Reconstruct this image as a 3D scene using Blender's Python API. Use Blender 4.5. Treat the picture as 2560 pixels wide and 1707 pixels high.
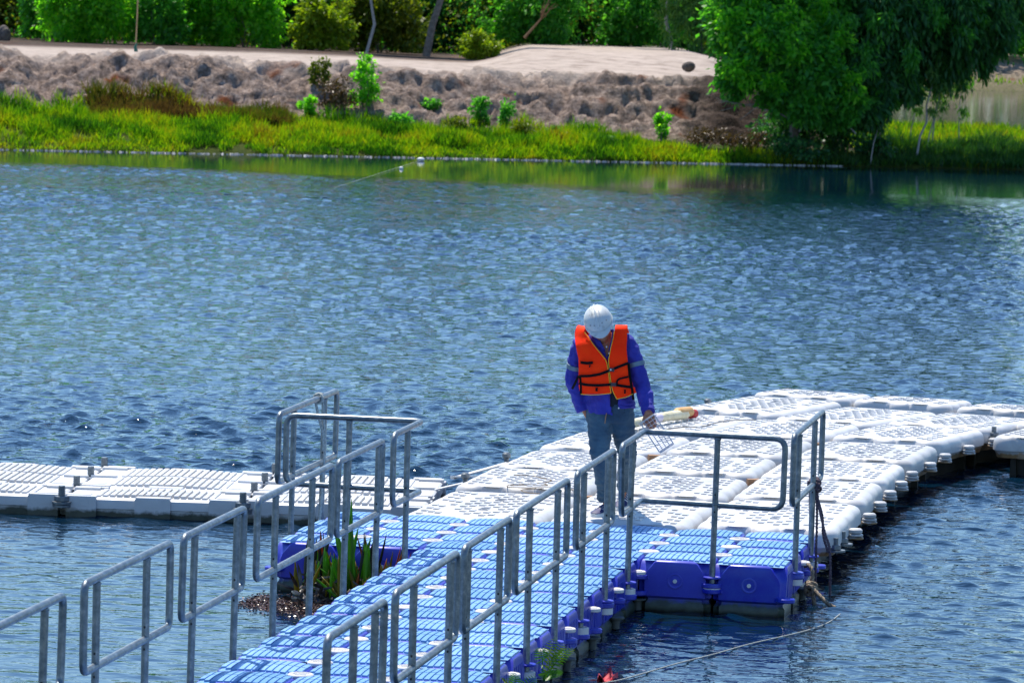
import bpy, bmesh, math, random
import numpy as np
from mathutils import Vector, Matrix

random.seed(7)
RNG = np.random.default_rng(11)
for o in list(bpy.data.objects):
    bpy.data.objects.remove(o)
SC = bpy.context.scene
COL = SC.collection
R = math.radians

# ------------------------------------------------------------------ camera, light, sky
CAM = Vector((5.812, -30.641, 3.714))
YAW, PITCH, ROLL = -0.1687, 0.0732, 0.0307
FPX = 11598.36                     # focal length in pixels of a 2560 px wide picture
c_f = Vector((math.sin(YAW)*math.cos(PITCH), math.cos(YAW)*math.cos(PITCH), -math.sin(PITCH)))
c_r0 = Vector((math.cos(YAW), -math.sin(YAW), 0))
c_u0 = c_r0.cross(c_f)
c_r = c_r0*math.cos(ROLL) + c_u0*math.sin(ROLL)
c_u = -c_r0*math.sin(ROLL) + c_u0*math.cos(ROLL)
cam = bpy.data.cameras.new('camera')
camo = bpy.data.objects.new('camera', cam)
COL.objects.link(camo)
M = Matrix.Identity(4)
for i in range(3):
    M[i][0], M[i][1], M[i][2], M[i][3] = c_r[i], c_u[i], -c_f[i], CAM[i]
camo.matrix_world = M
cam.sensor_width = 36.0
cam.lens = FPX/2560*36
cam.clip_start, cam.clip_end = 0.5, 6000
cam.dof.use_dof = True
cam.dof.focus_distance = 33.0
cam.dof.aperture_fstop = 10.0
SC.camera = camo

SUN = Vector((-0.295, 0.43, 1.0)).normalized()
SUN_EL = math.asin(SUN.z)
SUN_AZ = math.atan2(SUN.x, SUN.y)
world = bpy.data.worlds.new('World')
SC.world = world
world.use_nodes = True
wn = world.node_tree
bg = wn.nodes['Background']
sky = wn.nodes.new('ShaderNodeTexSky')
sky.sky_type = 'NISHITA'
sky.sun_disc = False
sky.sun_elevation = SUN_EL
sky.sun_rotation = SUN_AZ
sky.altitude = 0
sky.air_density = 1.25
sky.dust_density = 0.0
sky.ozone_density = 10.0
wn.links.new(sky.outputs[0], bg.inputs[0])
bg.inputs[1].default_value = 0.118
sl = bpy.data.lights.new('sun', 'SUN')
sl.energy = 4.4
sl.angle = R(0.5)
sl.color = (1.0, 0.935, 0.82)
so = bpy.data.objects.new('sun', sl)
so.rotation_euler = SUN.to_track_quat('Z', 'Y').to_euler()
COL.objects.link(so)
SC.view_settings.view_transform = 'Standard'
SC.view_settings.look = 'None'
SC.view_settings.gamma = 1
SC.view_settings.use_curve_mapping = False
SC.view_settings.exposure = 0.70
SC.cycles.use_denoising = True
SC.cycles.max_bounces = 6
SC.cycles.transparent_max_bounces = 4
SC.cycles.sample_clamp_indirect = 6

WATER = -0.335

def ray(u, v):
    return c_f + c_r*((u-1280)/FPX) + c_u*((853.5-v)/FPX)

def at(u, v, D):
    """point seen at photo pixel (u, v), D metres ahead"""
    return CAM + ray(u, v)*D

def onz(u, v, z):
    d = ray(u, v)
    return CAM + d*((z-CAM.z)/d.z)

# ------------------------------------------------------------------ mesh helpers
class MB:
    def __init__(s):
        s.v, s.f, s.m = [], [], []
        s.mi = 0
    def add(s, vs, fs):
        b = len(s.v)
        s.v += [tuple(p) for p in vs]
        s.f += [tuple(i+b for i in f) for f in fs]
        s.m += [s.mi]*len(fs)
    def box(s, c, d, rz=0, bottom=True, taper=0):
        x, y, z = d[0]/2, d[1]/2, d[2]/2
        t = 1-taper
        p = [(-x,-y,-z),(x,-y,-z),(x,y,-z),(-x,y,-z),(-x*t,-y*t,z),(x*t,-y*t,z),(x*t,y*t,z),(-x*t,y*t,z)]
        cs, sn = math.cos(rz), math.sin(rz)
        p = [(c[0]+a*cs-b*sn, c[1]+a*sn+b*cs, c[2]+e) for a, b, e in p]
        f = [(4,5,6,7),(0,1,5,4),(1,2,6,5),(2,3,7,6),(3,0,4,7)]
        if bottom: f.append((3,2,1,0))
        s.add(p, f)
    def rings(s, rs, cap0=True, cap1=True):
        """stack of closed rings, all with the same number of points"""
        n = len(rs[0]); vs = [p for r in rs for p in r]; fs = []
        for k in range(len(rs)-1):
            for i in range(n):
                j = (i+1) % n
                fs.append((k*n+i, k*n+j, (k+1)*n+j, (k+1)*n+i))
        if cap0: fs.append(tuple(range(n-1, -1, -1)))
        if cap1: fs.append(tuple((len(rs)-1)*n+i for i in range(n)))
        s.add(vs, fs)
    def disc(s, c, r, h, n=14, bev=0.0):
        def ring(rr, z): return [(c[0]+rr*math.cos(2*math.pi*i/n), c[1]+rr*math.sin(2*math.pi*i/n), z) for i in range(n)]
        z0, z1 = c[2], c[2]+h
        if bev: s.rings([ring(r-bev, z0), ring(r, z0+bev), ring(r, z1-bev), ring(r-bev, z1)])
        else: s.rings([ring(r, z0), ring(r, z1)])
    def tube(s, path, r, n=8, closed=False, caps=True):
        P = [Vector(p) for p in path]; N = len(P); rs = []
        rad = r if hasattr(r, '__len__') else [r]*N
        up = None
        for i in range(N):
            if closed: t = (P[(i+1) % N]-P[i-1])
            else: t = P[min(i+1, N-1)]-P[max(i-1, 0)]
            t.normalize()
            if up is None:
                a = Vector((0,0,1)) if abs(t.z) < .9 else Vector((1,0,0))
                up = (a - t*a.dot(t)).normalized()
            else:
                up = (up - t*up.dot(t)).normalized()
            w = t.cross(up)
            rs.append([tuple(P[i]+up*(rad[i]*math.cos(2*math.pi*k/n))+w*(rad[i]*math.sin(2*math.pi*k/n))) for k in range(n)])
        if closed:
            rs.append(rs[0])
            # match twist by picking the closest rotation
            a = rs[-2]; best = min(range(n), key=lambda q: sum((Vector(a[k])-Vector(rs[0][(k+q) % n])).length for k in range(n)))
            rs[-1] = [rs[0][(k+best) % n] for k in range(n)]
            s.rings(rs, False, False)
        else:
            s.rings(rs, caps, caps)
    def mesh(s, name, mats, smooth=35):
        me = bpy.data.meshes.new(name)
        me.from_pydata(s.v, [], s.f)
        mats = mats if isinstance(mats, (list, tuple)) else [mats]
        for m in mats: me.materials.append(m)
        if len(mats) > 1: me.polygons.foreach_set('material_index', s.m)
        if smooth:
            me.polygons.foreach_set('use_smooth', [True]*len(me.polygons))
            me.set_sharp_from_angle(angle=R(smooth))
        me.update()
        return me
    def build(s, name, mats, parent=None, smooth=35, loc=None):
        return link(name, s.mesh(name, mats, smooth), parent, loc)

def link(name, data, parent=None, loc=None, rz=None):
    o = bpy.data.objects.new(name, data)
    COL.objects.link(o)
    if parent: o.parent = parent
    if loc is not None: o.location = loc
    if rz is not None: o.rotation_euler = (0, 0, rz)
    return o

def tag(o, label=None, cat=None, group=None, kind=None):
    if label: o['label'] = label
    if cat: o['category'] = cat
    if group: o['group'] = group
    if kind: o['kind'] = kind
    return o

def thing(name, label, cat, loc=(0,0,0), rz=0, group=None):
    o = bpy.data.objects.new(name, None)
    COL.objects.link(o)
    o.location = loc; o.rotation_euler = (0,0,rz)
    return tag(o, label, cat, group)

def np_mesh(name, V, F, mat, smooth=True):
    """V (n,3), F (m,k) arrays"""
    me = bpy.data.meshes.new(name)
    k = F.shape[1]
    me.vertices.add(len(V)); me.vertices.foreach_set('co', np.ascontiguousarray(V, dtype=np.float32).ravel())
    me.loops.add(F.size); me.loops.foreach_set('vertex_index', np.ascontiguousarray(F, dtype=np.int32).ravel())
    me.polygons.add(len(F)); me.polygons.foreach_set('loop_start', np.arange(0, F.size, k, dtype=np.int32))
    if smooth: me.polygons.foreach_set('use_smooth', np.ones(len(F), dtype=bool))
    me.materials.append(mat)
    me.update(calc_edges=True)
    return me

# ------------------------------------------------------------------ materials
def new_mat(name):
    m = bpy.data.materials.new(name); m.use_nodes = True
    nt = m.node_tree
    return m, nt, nt.nodes['Principled BSDF']

def noise(nt, scale, detail=3, rough=.55, vec=None, dist=0):
    n = nt.nodes.new('ShaderNodeTexNoise')
    n.inputs['Scale'].default_value = scale; n.inputs['Detail'].default_value = detail
    n.inputs['Roughness'].default_value = rough; n.inputs['Distortion'].default_value = dist
    if vec is not None: nt.links.new(vec, n.inputs['Vector'])
    return n.outputs['Fac']

def ramp(nt, fac, stops, interp='LINEAR'):
    r = nt.nodes.new('ShaderNodeValToRGB'); r.color_ramp.interpolation = interp
    e = r.color_ramp.elements
    while len(e) < len(stops): e.new(0.5)
    for i, (p, c) in enumerate(stops):
        e[i].position = p; e[i].color = (*c, 1) if len(c) == 3 else c
    nt.links.new(fac, r.inputs['Fac'])
    return r.outputs['Color']

def mix(nt, fac, a, b, mode='MIX'):
    m = nt.nodes.new('ShaderNodeMix'); m.data_type = 'RGBA'; m.blend_type = mode
    for sock, v in ((m.inputs['Factor'], fac), (m.inputs['A'], a), (m.inputs['B'], b)) if False else ((m.inputs[0], fac), (m.inputs[6], a), (m.inputs[7], b)):
        if hasattr(v, 'is_linked'): nt.links.new(v, sock)
        elif isinstance(v, (int, float)): sock.default_value = v
        else: sock.default_value = (*v, 1)
    return m.outputs[2]

def math_n(nt, op, a, b=0.0, clamp=False):
    m = nt.nodes.new('ShaderNodeMath'); m.operation = op; m.use_clamp = clamp
    for s_, v in ((m.inputs[0], a), (m.inputs[1], b)):
        if hasattr(v, 'is_linked'): nt.links.new(v, s_)
        else: s_.default_value = v
    return m.outputs[0]

def coord(nt, which='Object'):
    t = nt.nodes.new('ShaderNodeTexCoord'); return t.outputs[which]

def pos(nt):
    return nt.nodes.new('ShaderNodeNewGeometry').outputs['Position']

def sepz(nt, vec, k='Z'):
    s = nt.nodes.new('ShaderNodeSeparateXYZ'); nt.links.new(vec, s.inputs[0]); return s.outputs[k]

def bump(nt, p, h, strength=.3, dist=.01):
    b = nt.nodes.new('ShaderNodeBump'); b.inputs['Strength'].default_value = strength; b.inputs['Distance'].default_value = dist
    nt.links.new(h, b.inputs['Height']); nt.links.new(b.outputs[0], p.inputs['Normal'])
    return b

def simple(name, c1, c2=None, scale=8, rough=.5, metal=0, bscale=None, bstr=.2, bdist=.004, spec=.5, space='Object', lo=.35, hi=.65):
    m, nt, p = new_mat(name)
    p.inputs['Roughness'].default_value = rough; p.inputs['Metallic'].default_value = metal
    p.inputs['Specular IOR Level'].default_value = spec
    if c2 is None: p.inputs['Base Color'].default_value = (*c1, 1)
    else:
        f = noise(nt, scale, 4, .6, coord(nt, space))
        nt.links.new(ramp(nt, f, [(lo, c1), (hi, c2)]), p.inputs['Base Color'])
    if bscale:
        bump(nt, p, noise(nt, bscale, 3, .6, coord(nt, space)), bstr, bdist)
    return m

def plastic(name, c1, c2, stain, z0, z1, rough=.4, stain2=None):
    """moulded plastic with scuffs, dirty towards the waterline (growth and mud left by the water), underside shade painted in below"""
    m, nt, p = new_mat(name)
    P = pos(nt)
    f = noise(nt, 3.0, 5, .65, P)
    base = ramp(nt, f, [(.3, c1), (.7, c2)])
    sc = noise(nt, 60, 2, .6, P)
    base = mix(nt, math_n(nt, 'MULTIPLY', ramp(nt, sc, [(.55, (0,0,0)), (.75, (1,1,1))]), .25), base, stain2 or c2)
    wear = noise(nt, 2.4, 6, .75, P, .4)
    base = mix(nt, math_n(nt, 'MULTIPLY', ramp(nt, wear, [(.50, (0,0,0)), (.66, (1,1,1))]), .38), base, stain2 or c2)
    oi = nt.nodes.new('ShaderNodeObjectInfo')
    hs = nt.nodes.new('ShaderNodeHueSaturation'); nt.links.new(base, hs.inputs['Color'])
    nt.links.new(math_n(nt, 'ADD', math_n(nt, 'MULTIPLY', oi.outputs['Random'], .26), .87), hs.inputs['Value'])
    nt.links.new(math_n(nt, 'ADD', math_n(nt, 'MULTIPLY', oi.outputs['Random'], -.14), 1.04), hs.inputs['Saturation'])
    base = hs.outputs['Color']
    z = sepz(nt, P)
    zz = math_n(nt, 'ADD', z, math_n(nt, 'MULTIPLY', math_n(nt, 'SUBTRACT', noise(nt, 9, 4, .7, P), .5), .09))
    mr = nt.nodes.new('ShaderNodeMapRange'); nt.links.new(zz, mr.inputs[0])
    mr.inputs[1].default_value = z0; mr.inputs[2].default_value = z1; mr.inputs[3].default_value = 0; mr.inputs[4].default_value = 1
    st = ramp(nt, noise(nt, 14, 3, .6, P), [(.35, stain), (.7, tuple(q*1.9 for q in stain))])
    c_ = mix(nt, mr.outputs[0], base, st)
    mr2 = nt.nodes.new('ShaderNodeMapRange'); nt.links.new(zz, mr2.inputs[0])
    mr2.inputs[1].default_value = z1-.035; mr2.inputs[2].default_value = z1-.06; mr2.inputs[3].default_value = 0; mr2.inputs[4].default_value = 1
    nt.links.new(mix(nt, mr2.outputs[0], c_, (.016, .017, .012)), p.inputs['Base Color'])  # near-black bottom: shade under the floats put into the colour
    p.inputs['Roughness'].default_value = rough
    nt.links.new(ramp(nt, f, [(.3, (rough-.07,)*3), (.7, (rough+.12,)*3)]), p.inputs['Roughness'])
    bump(nt, p, noise(nt, 130, 2, .5, P), .12, .002)
    return m

def leaf_mat(name, cols, rough=.45, trans=.5, tint=1.35):
    m, nt, p = new_mat(name)
    g = nt.nodes.new('ShaderNodeNewGeometry')
    n = len(cols)
    c = ramp(nt, g.outputs['Random Per Island'], [(i/(n-1), k) for i, k in enumerate(cols)])
    nt.links.new(c, p.inputs['Base Color'])
    p.inputs['Roughness'].default_value = rough
    p.inputs['Specular IOR Level'].default_value = .35
    t = nt.nodes.new('ShaderNodeBsdfTranslucent')
    nt.links.new(mix(nt, 1.0, c, (tint, tint*1.05, tint*.35), 'MULTIPLY'), t.inputs[0])
    ms = nt.nodes.new('ShaderNodeMixShader'); ms.inputs[0].default_value = trans
    nt.links.new(p.outputs[0], ms.inputs[1]); nt.links.new(t.outputs[0], ms.inputs[2])
    nt.links.new(ms.outputs[0], nt.nodes['Material Output'].inputs['Surface'])
    return m
# ------------------------------------------------------------------ lake
BO = np.array([-14.2, 86.2]); BS = np.array([.885, .465]); BN = np.array([-.465, .885])   # shore: origin, along, inland

def bank_xy(s, n):
    return BO[0]+BS[0]*s+BN[0]*n, BO[1]+BS[1]*s+BN[1]*n

def water_mat():
    m, nt, p = new_mat('lake_water')
    P = pos(nt)
    p.inputs['Base Color'].default_value = (.001, .012, .028, 1)
    p.inputs['Roughness'].default_value = .035
    p.inputs['IOR'].default_value = 1.333
    at_ = nt.nodes.new('ShaderNodeAttribute'); at_.attribute_name = 'wind'
    h = None
    for rz, sc, amp, st in ((10, 4.0, .022, .62), (-24, 6.6, .016, .6), (30, 12, .009, .7)):
        mp = nt.nodes.new('ShaderNodeMapping'); nt.links.new(P, mp.inputs[0])
        mp.inputs['Rotation'].default_value = (0, 0, R(rz)); mp.inputs['Scale'].default_value = (st, 1.0, 1)
        f = noise(nt, sc, 2, .5, mp.outputs[0], .25)
        # ridged, so that crests are narrow
        f = math_n(nt, 'POWER', f, 1.6)
        f = math_n(nt, 'MULTIPLY', f, amp)
        h = f if h is None else math_n(nt, 'ADD', h, f)
    # gusts: patches of steep little ripples
    gust = math_n(nt, 'MULTIPLY', ramp(nt, noise(nt, .75, 4, .65, P), [(.54, (0,0,0)), (.66, (1,1,1))]), .013)
    h = math_n(nt, 'ADD', h, math_n(nt, 'MULTIPLY', noise(nt, 15, 2, .5, P), math_n(nt, 'ADD', gust, .0025)))
    h = math_n(nt, 'MULTIPLY', h, math_n(nt, 'MULTIPLY', at_.outputs['Fac'], 1.3))
    bp_ = nt.nodes.new('ShaderNodeBump'); bp_.inputs['Strength'].default_value = 1.0; bp_.inputs['Distance'].default_value = 1.0
    nt.links.new(h, bp_.inputs['Height']); nt.links.new(bp_.outputs[0], p.inputs['Normal'])
    return m

def grow(a, b, step, rate):
    out = [a]; sgn = 1 if b > a else -1
    while (b-out[-1])*sgn > 0:
        out.append(out[-1]+sgn*step); step *= rate
    return out

def smooth(e0, e1, x):
    t = np.clip((x-e0)/(e1-e0), 0, 1); return t*t*(3-2*t)

def lowfreq(X, Y, sc, seed):
    r = np.random.default_rng(seed); out = 0
    for _ in range(9):
        a = r.uniform(0, 2*np.pi); k = 2*np.pi/(sc*r.uniform(.6, 1.7))
        out = out+np.sin(k*(X*np.cos(a)+Y*np.sin(a))+r.uniform(0, 6.28))
    return out/4.0

def make_water():
    ys = np.array(grow(-11, -700, .6, 1.35)[:0:-1]+list(np.arange(-11, 6, .05))+grow(6, 60, .052, 1.0011)+list(np.arange(60.1, 97, .105))+grow(97.2, 2200, .6, 1.3))
    d = np.clip(ys, -11, 97)-CAM.y
    xl, xr = CAM.x-.335*d-1.8, CAM.x+.03*d+2.2
    T = np.linspace(0, 1, 520)
    out = np.array(grow(.3, 1500, .5, 1.4))
    X = np.concatenate([xl[:, None]-out[None, ::-1], xl[:, None]+(xr-xl)[:, None]*T[None], xr[:, None]+out[None]], 1)
    Y = np.repeat(ys[:, None], X.shape[1], 1)
    cell = np.maximum(np.gradient(ys), (xr-xl)/519)
    inside = np.concatenate([np.zeros(len(out)), smooth(0, .06, T)*(1-smooth(.92, 1, T)), np.zeros(len(out))])[None]*(smooth(-11, -9, ys)*(1-smooth(95, 97, ys)))[:, None]
    n = (X-BO[0])*BN[0]+(Y-BO[1])*BN[1]; s = (X-BO[0])*BS[0]+(Y-BO[1])*BS[1]
    off = -n                                                      # metres from the far shore
    band = 9.5+7.5*smooth(-14, -1, s)+5*smooth(1, 10, s)+1.6*lowfreq(X, Y, 9, 3)
    wind = .035+.965*smooth(band-2.5, band+3.0, off)
    wind *= np.clip(.86+.40*lowfreq(X, Y*.7, 17, 5), .40, 1.35)
    # lee of the docks: calmer water near side
    lee1 = (1-smooth(-.9, .1, X))*(1-smooth(2.3, 4.6, Y))
    wind *= 1-.72*lee1
    lee2 = smooth(1.3, 1.9, X)*(1-smooth(1.5, 4.2, X))*(1-smooth(0, 2.2, Y))
    wind *= 1-.45*lee2
    lee3 = smooth(2.4, 3.0, X)*(1-smooth(7, 10.5, Y))
    wind *= 1-.3*lee3
    wind = wind*(1+.35*smooth(15, 60, Y))
    wind = np.clip(wind, .03, 2.2)
    r = np.random.default_rng(21)
    H = np.zeros_like(X)
    main = R(-98)
    for i in range(60):
        lam = .18*(3.4**(r.random()**1.5))
        th = main+r.normal(0, R(42))
        k = 2*np.pi/lam
        fade = smooth(2.1, 3.4, lam/cell)[:, None]
        H += fade*(.026/k*min(1, (.32/lam)**1.5))*np.sin(k*(X*np.cos(th)+Y*np.sin(th))+r.uniform(0, 6.28))
    sig = H[(inside > 0)].std()
    H = H+.30*(H*H/sig-sig)                                     # sharper crests, flatter troughs
    H = H*wind*inside
    wind = wind*(1+1.3*(1-inside))                              # past the modelled waves the fine relief takes over
    ny, nx = X.shape
    V = np.stack([X.ravel(), Y.ravel(), (WATER+H).ravel()], 1)
    idx = np.arange(nx*ny).reshape(ny, nx)
    F = np.stack([idx[:-1, :-1], idx[:-1, 1:], idx[1:, 1:], idx[1:, :-1]], -1).reshape(-1, 4)
    me = np_mesh('water', V, F, water_mat())
    a = me.attributes.new('wind', 'FLOAT', 'POINT'); a.data.foreach_set('value', wind.ravel().astype(np.float32))
    tag(link('water', me), kind='structure')
make_water()

# ------------------------------------------------------------------ far bank
def fbm(X, Y, scale, seed, octv=5, ridge=False):
    """value-noise fbm on arrays"""
    r = np.random.default_rng(seed); tab = r.random((256, 256)); out = np.zeros_like(X); a = 1; tot = 0
    for o in range(octv):
        x = X/scale*2**o+o*17.3; y = Y/scale*2**o+o*9.1
        xi, yi = np.floor(x).astype(int), np.floor(y).astype(int); fx, fy = x-xi, y-yi
        fx, fy = fx*fx*(3-2*fx), fy*fy*(3-2*fy)
        g = lambda i, j: tab[i % 256, j % 256]
        v = (g(xi, yi)*(1-fx)+g(xi+1, yi)*fx)*(1-fy)+(g(xi, yi+1)*(1-fx)+g(xi+1, yi+1)*fx)*fy
        if ridge: v = 1-abs(2*v-1)
        out += a*v; tot += a; a *= .52
    return out/tot

SKEW = .326
def crest_z(s):
    z = 2.20-.14*smooth(-8, 0, s)
    return z-1.15*smooth(5.6, 9.2, s)-.75*smooth(8.6, 10.4, s)

def grass_n(s):
    return 4.6-1.3*smooth(-9, 1, s)+1.4*smooth(-9.5, -13, s)*0-.9*smooth(3, 8, s)

def terrain(s, n):
    """height above the water; q runs along the bank but leans with the line of sight"""
    q = s-SKEW*n
    g = grass_n(s)+.5*(fbm(s, n*0, 2.2, 4)-.5)
    gz = .78-.26*smooth(-9, -1, s)-.10*smooth(3, 8, s)
    toe = -.35+.42*smooth(-.6, .25, n)
    z = toe+(gz-.07)*np.clip((n-.2)/np.maximum(g-.2, .1), 0, 1)**.85
    cz = crest_z(q)
    wface = 3.2+.5*(fbm(s, n*0, 3.1, 9)-.5)
    t = np.clip((n-g)/wface, 0, 1)
    face = smooth(0, 1, t)*.55+.45*t
    # slumped ledges: lit treads and steep shaded risers
    wob = 2.0*fbm(s, n*.6, 1.2, 51, 4)+.7*fbm(s, n, .38, 52, 3)
    u = face*4.6+wob
    stair = (np.floor(u)+smooth(.50, .96, u-np.floor(u))-wob)/4.6
    face = np.where((t > 0) & (t < 1), face*.25+np.clip(stair, 0, 1.02)*.75, face)
    z = z+np.where(n > g, np.maximum(cz-gz, -.4)*face, 0)
    top = g+wface
    z = z+.012*np.clip(n-top, 0, 9)
    # low mound behind, right of the middle
    z = z+.44*smooth(-1.6, .6, q)*smooth(top+3, top+12, n)*(1-smooth(7, 9, q))
    # clods and ledges on the face
    on = smooth(g-.2, g+.5, n)*(1-smooth(top-.1, top+.9, n))*(1-.5*smooth(6, 10, q))
    rough_ = (fbm(s*1.0, n*1.5, 2.1, 31, 5, True)-.5)*.75+(fbm(s, n*1.3, .55, 32, 3, True)-.5)*.28
    lump = 1+.7*(1-smooth(-11, -6, q))
    z = z+on*rough_*.75*lump
    crev = smooth(.70, .90, fbm(s*1.0+.4*n, n*1.2, 1.5, 77, 4, True))
    z = z-on*(.20*crev+.13*smooth(.66, .88, fbm(s+.3*n, n*1.1, .62, 78, 3, True)))
    z = z+.04*(fbm(s, n, 1.3, 12)-.5)*(1-on)*smooth(.5, 2, n)
    # right end: low grassy spit, then the inlet
    spit = smooth(8.8, 10.4, q)
    zs = -.35+.42*smooth(-.6, .25, n)+.22*smooth(.2, 2, n)-.9*smooth(24, 32, n)
    far = smooth(118, 124, n)*1.9+smooth(124, 150, n)*1.0
    z = z*(1-spit)+(zs+far)*spit
    return z

def make_ground():
    ss = grow(-17.5, -1400, .8, 1.4)[:0:-1]+list(np.arange(-17.5, 18.5, .085))+grow(18.5, 1400, .12, 1.05)
    ns = grow(-1.2, -6, .5, 1.5)[:0:-1]+list(np.arange(-1.2, 10.5, .075))+grow(10.5, 60, .15, 1.06)+grow(62, 2500, 3, 1.16)
    ss, ns = np.array(ss), np.array(ns)
    S, N = np.meshgrid(ss, ns)
    Z = terrain(S, N)
    X, Y = bank_xy(S, N)
    V = np.stack([X.ravel(), Y.ravel(), (WATER+Z).ravel()], 1)
    idx = np.arange(S.size).reshape(S.shape)
    F = np.stack([idx[:-1, :-1], idx[:-1, 1:], idx[1:, 1:], idx[1:, :-1]], -1).reshape(-1, 4)
    m, nt, p = new_mat('bank_soil')
    P = pos(nt)
    a_ = nt.nodes.new('ShaderNodeAttribute'); a_.attribute_name = 'soil'
    sand = ramp(nt, noise(nt, 1.6, 5, .65, P), [(.28, (.30, .235, .195)), (.48, (.52, .425, .36)), (.72, (.64, .54, .465))])
    clod = ramp(nt, noise(nt, 5.5, 5, .7, P), [(.30, (.075, .055, .045)), (.48, (.24, .178, .145)), (.70, (.48, .375, .315))])
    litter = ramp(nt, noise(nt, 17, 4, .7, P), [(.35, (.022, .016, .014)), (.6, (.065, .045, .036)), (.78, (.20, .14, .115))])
    turf = ramp(nt, noise(nt, 4, 4, .6, P), [(.3, (.03, .05, .008)), (.7, (.075, .095, .012))])
    sx = nt.nodes.new('ShaderNodeSeparateColor'); nt.links.new(a_.outputs['Color'], sx.inputs[0])
    c = mix(nt, sx.outputs[0], turf, clod)
    c = mix(nt, sx.outputs[1], c, sand)
    c = mix(nt, sx.outputs[2], c, litter)
    red = mix(nt, math_n(nt, 'MULTIPLY', ramp(nt, noise(nt, .9, 2, .5, P), [(.64, (0,0,0)), (.72, (1,1,1))]), math_n(nt, 'MULTIPLY', sx.outputs[0], math_n(nt, 'SUBTRACT', 1.0, sx.outputs[1]))), c, (.16, .05, .02))
    nt.links.new(red, p.inputs['Base Color'])
    p.inputs['Roughness'].default_value = .95; p.inputs['Specular IOR Level'].default_value = .1
    bump(nt, p, noise(nt, 9, 5, .75, P), 1.0, .12)
    me = np_mesh('ground', V, F, m)
    Q = S-SKEW*N
    g = grass_n(S)
    clodv = smooth(g-.3, g+.3, N)
    sandv = smooth(g+2.5, g+3.5, N)*(1-smooth(15.5, 22, N)*(1-smooth(-2, 1, Q)))
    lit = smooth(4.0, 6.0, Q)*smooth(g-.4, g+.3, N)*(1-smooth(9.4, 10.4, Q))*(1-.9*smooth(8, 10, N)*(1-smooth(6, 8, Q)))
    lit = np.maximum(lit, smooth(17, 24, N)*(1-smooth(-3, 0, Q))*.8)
    sandv = sandv*(1-smooth(60, 90, N))
    spit = smooth(9.0, 10.2, Q)*(1-smooth(116, 120, N))
    clodv = clodv*(1-spit); sandv = sandv*(1-spit)
    colr = np.stack([clodv, sandv, lit, np.ones_like(lit)], -1).reshape(-1, 4).astype(np.float32)
    ca = me.color_attributes.new('soil', 'FLOAT_COLOR', 'POINT'); ca.data.foreach_set('color', colr.ravel())
    tag(link('ground', me), kind='structure')
make_ground()

def gz(s, n):
    return WATER+float(terrain(np.array([float(s)]), np.array([float(n)]))[0])
def gpt(s, n, dz=0):
    x, y = bank_xy(s, n); return Vector((x, y, gz(s, n)+dz))
def s_at(u, D, n_hint=None):
    """bank coordinates of the point D metres ahead in photo column u"""
    p = at(u, 200, D); q = np.array([p.x, p.y])-BO
    return float(q@BS), float(q@BN)
# ------------------------------------------------------------------ docks
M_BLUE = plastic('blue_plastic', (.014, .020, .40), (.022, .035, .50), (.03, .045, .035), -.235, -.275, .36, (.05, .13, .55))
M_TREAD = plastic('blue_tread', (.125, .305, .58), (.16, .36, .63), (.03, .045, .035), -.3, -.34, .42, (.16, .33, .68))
M_PIN = simple('grey_white_nylon', (.62, .60, .57), (.74, .72, .70), 12, .5)
M_WHITE = plastic('white_plastic', (.50, .50, .495), (.58, .575, .57), (.20, .12, .055), -.118, -.135, .42, (.33, .31, .285))
M_SIDE = plastic('grey_white_plastic', (.50, .505, .51), (.58, .585, .59), (.035, .042, .03), -.268, -.30, .45)
M_BOLT = simple('dull_grey_bolt', (.11, .13, .15), (.2, .23, .25), 30, .45, .5)
M_BUNG = simple('white_bung', (.75, .75, .73))
M_STEEL, _nt, _p = new_mat('galvanised_steel')
_c = coord(_nt, 'Object')
_f = noise(_nt, 22, 4, .7, _c)
_nt.links.new(ramp(_nt, _f, [(.3, (.10, .13, .155)), (.55, (.19, .225, .25)), (.75, (.33, .36, .38))]), _p.inputs['Base Color'])
_p.inputs['Metallic'].default_value = .75
_nt.links.new(ramp(_nt, noise(_nt, 9, 3, .6, _c), [(.3, (.34,)*3), (.7, (.52,)*3)]), _p.inputs['Roughness'])
bump(_nt, _p, noise(_nt, 160, 2, .5, _c), .08, .001)
M_DARK = simple('dark_hole', (.012, .012, .014), rough=.8)

LUGZ = (-.125, -.160, -.195, -.230)

def rrect(hx, hy, cut, z, n=3):
    """rectangle with hollowed corners, as a ring"""
    pts = []
    for sx, sy in ((1,-1),(1,1),(-1,1),(-1,-1)):
        cx, cy = sx*hx, sy*hy
        a0 = {(1,-1): math.pi, (1,1): -math.pi/2, (-1,1): 0, (-1,-1): math.pi/2}[(sx,sy)]
        ang = [a0 - (math.pi/2)*i/n for i in range(n+1)]
        arc = [(cx+cut*math.cos(a), cy+cut*math.sin(a), z) for a in ang]
        pts += arc
    return pts

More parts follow.
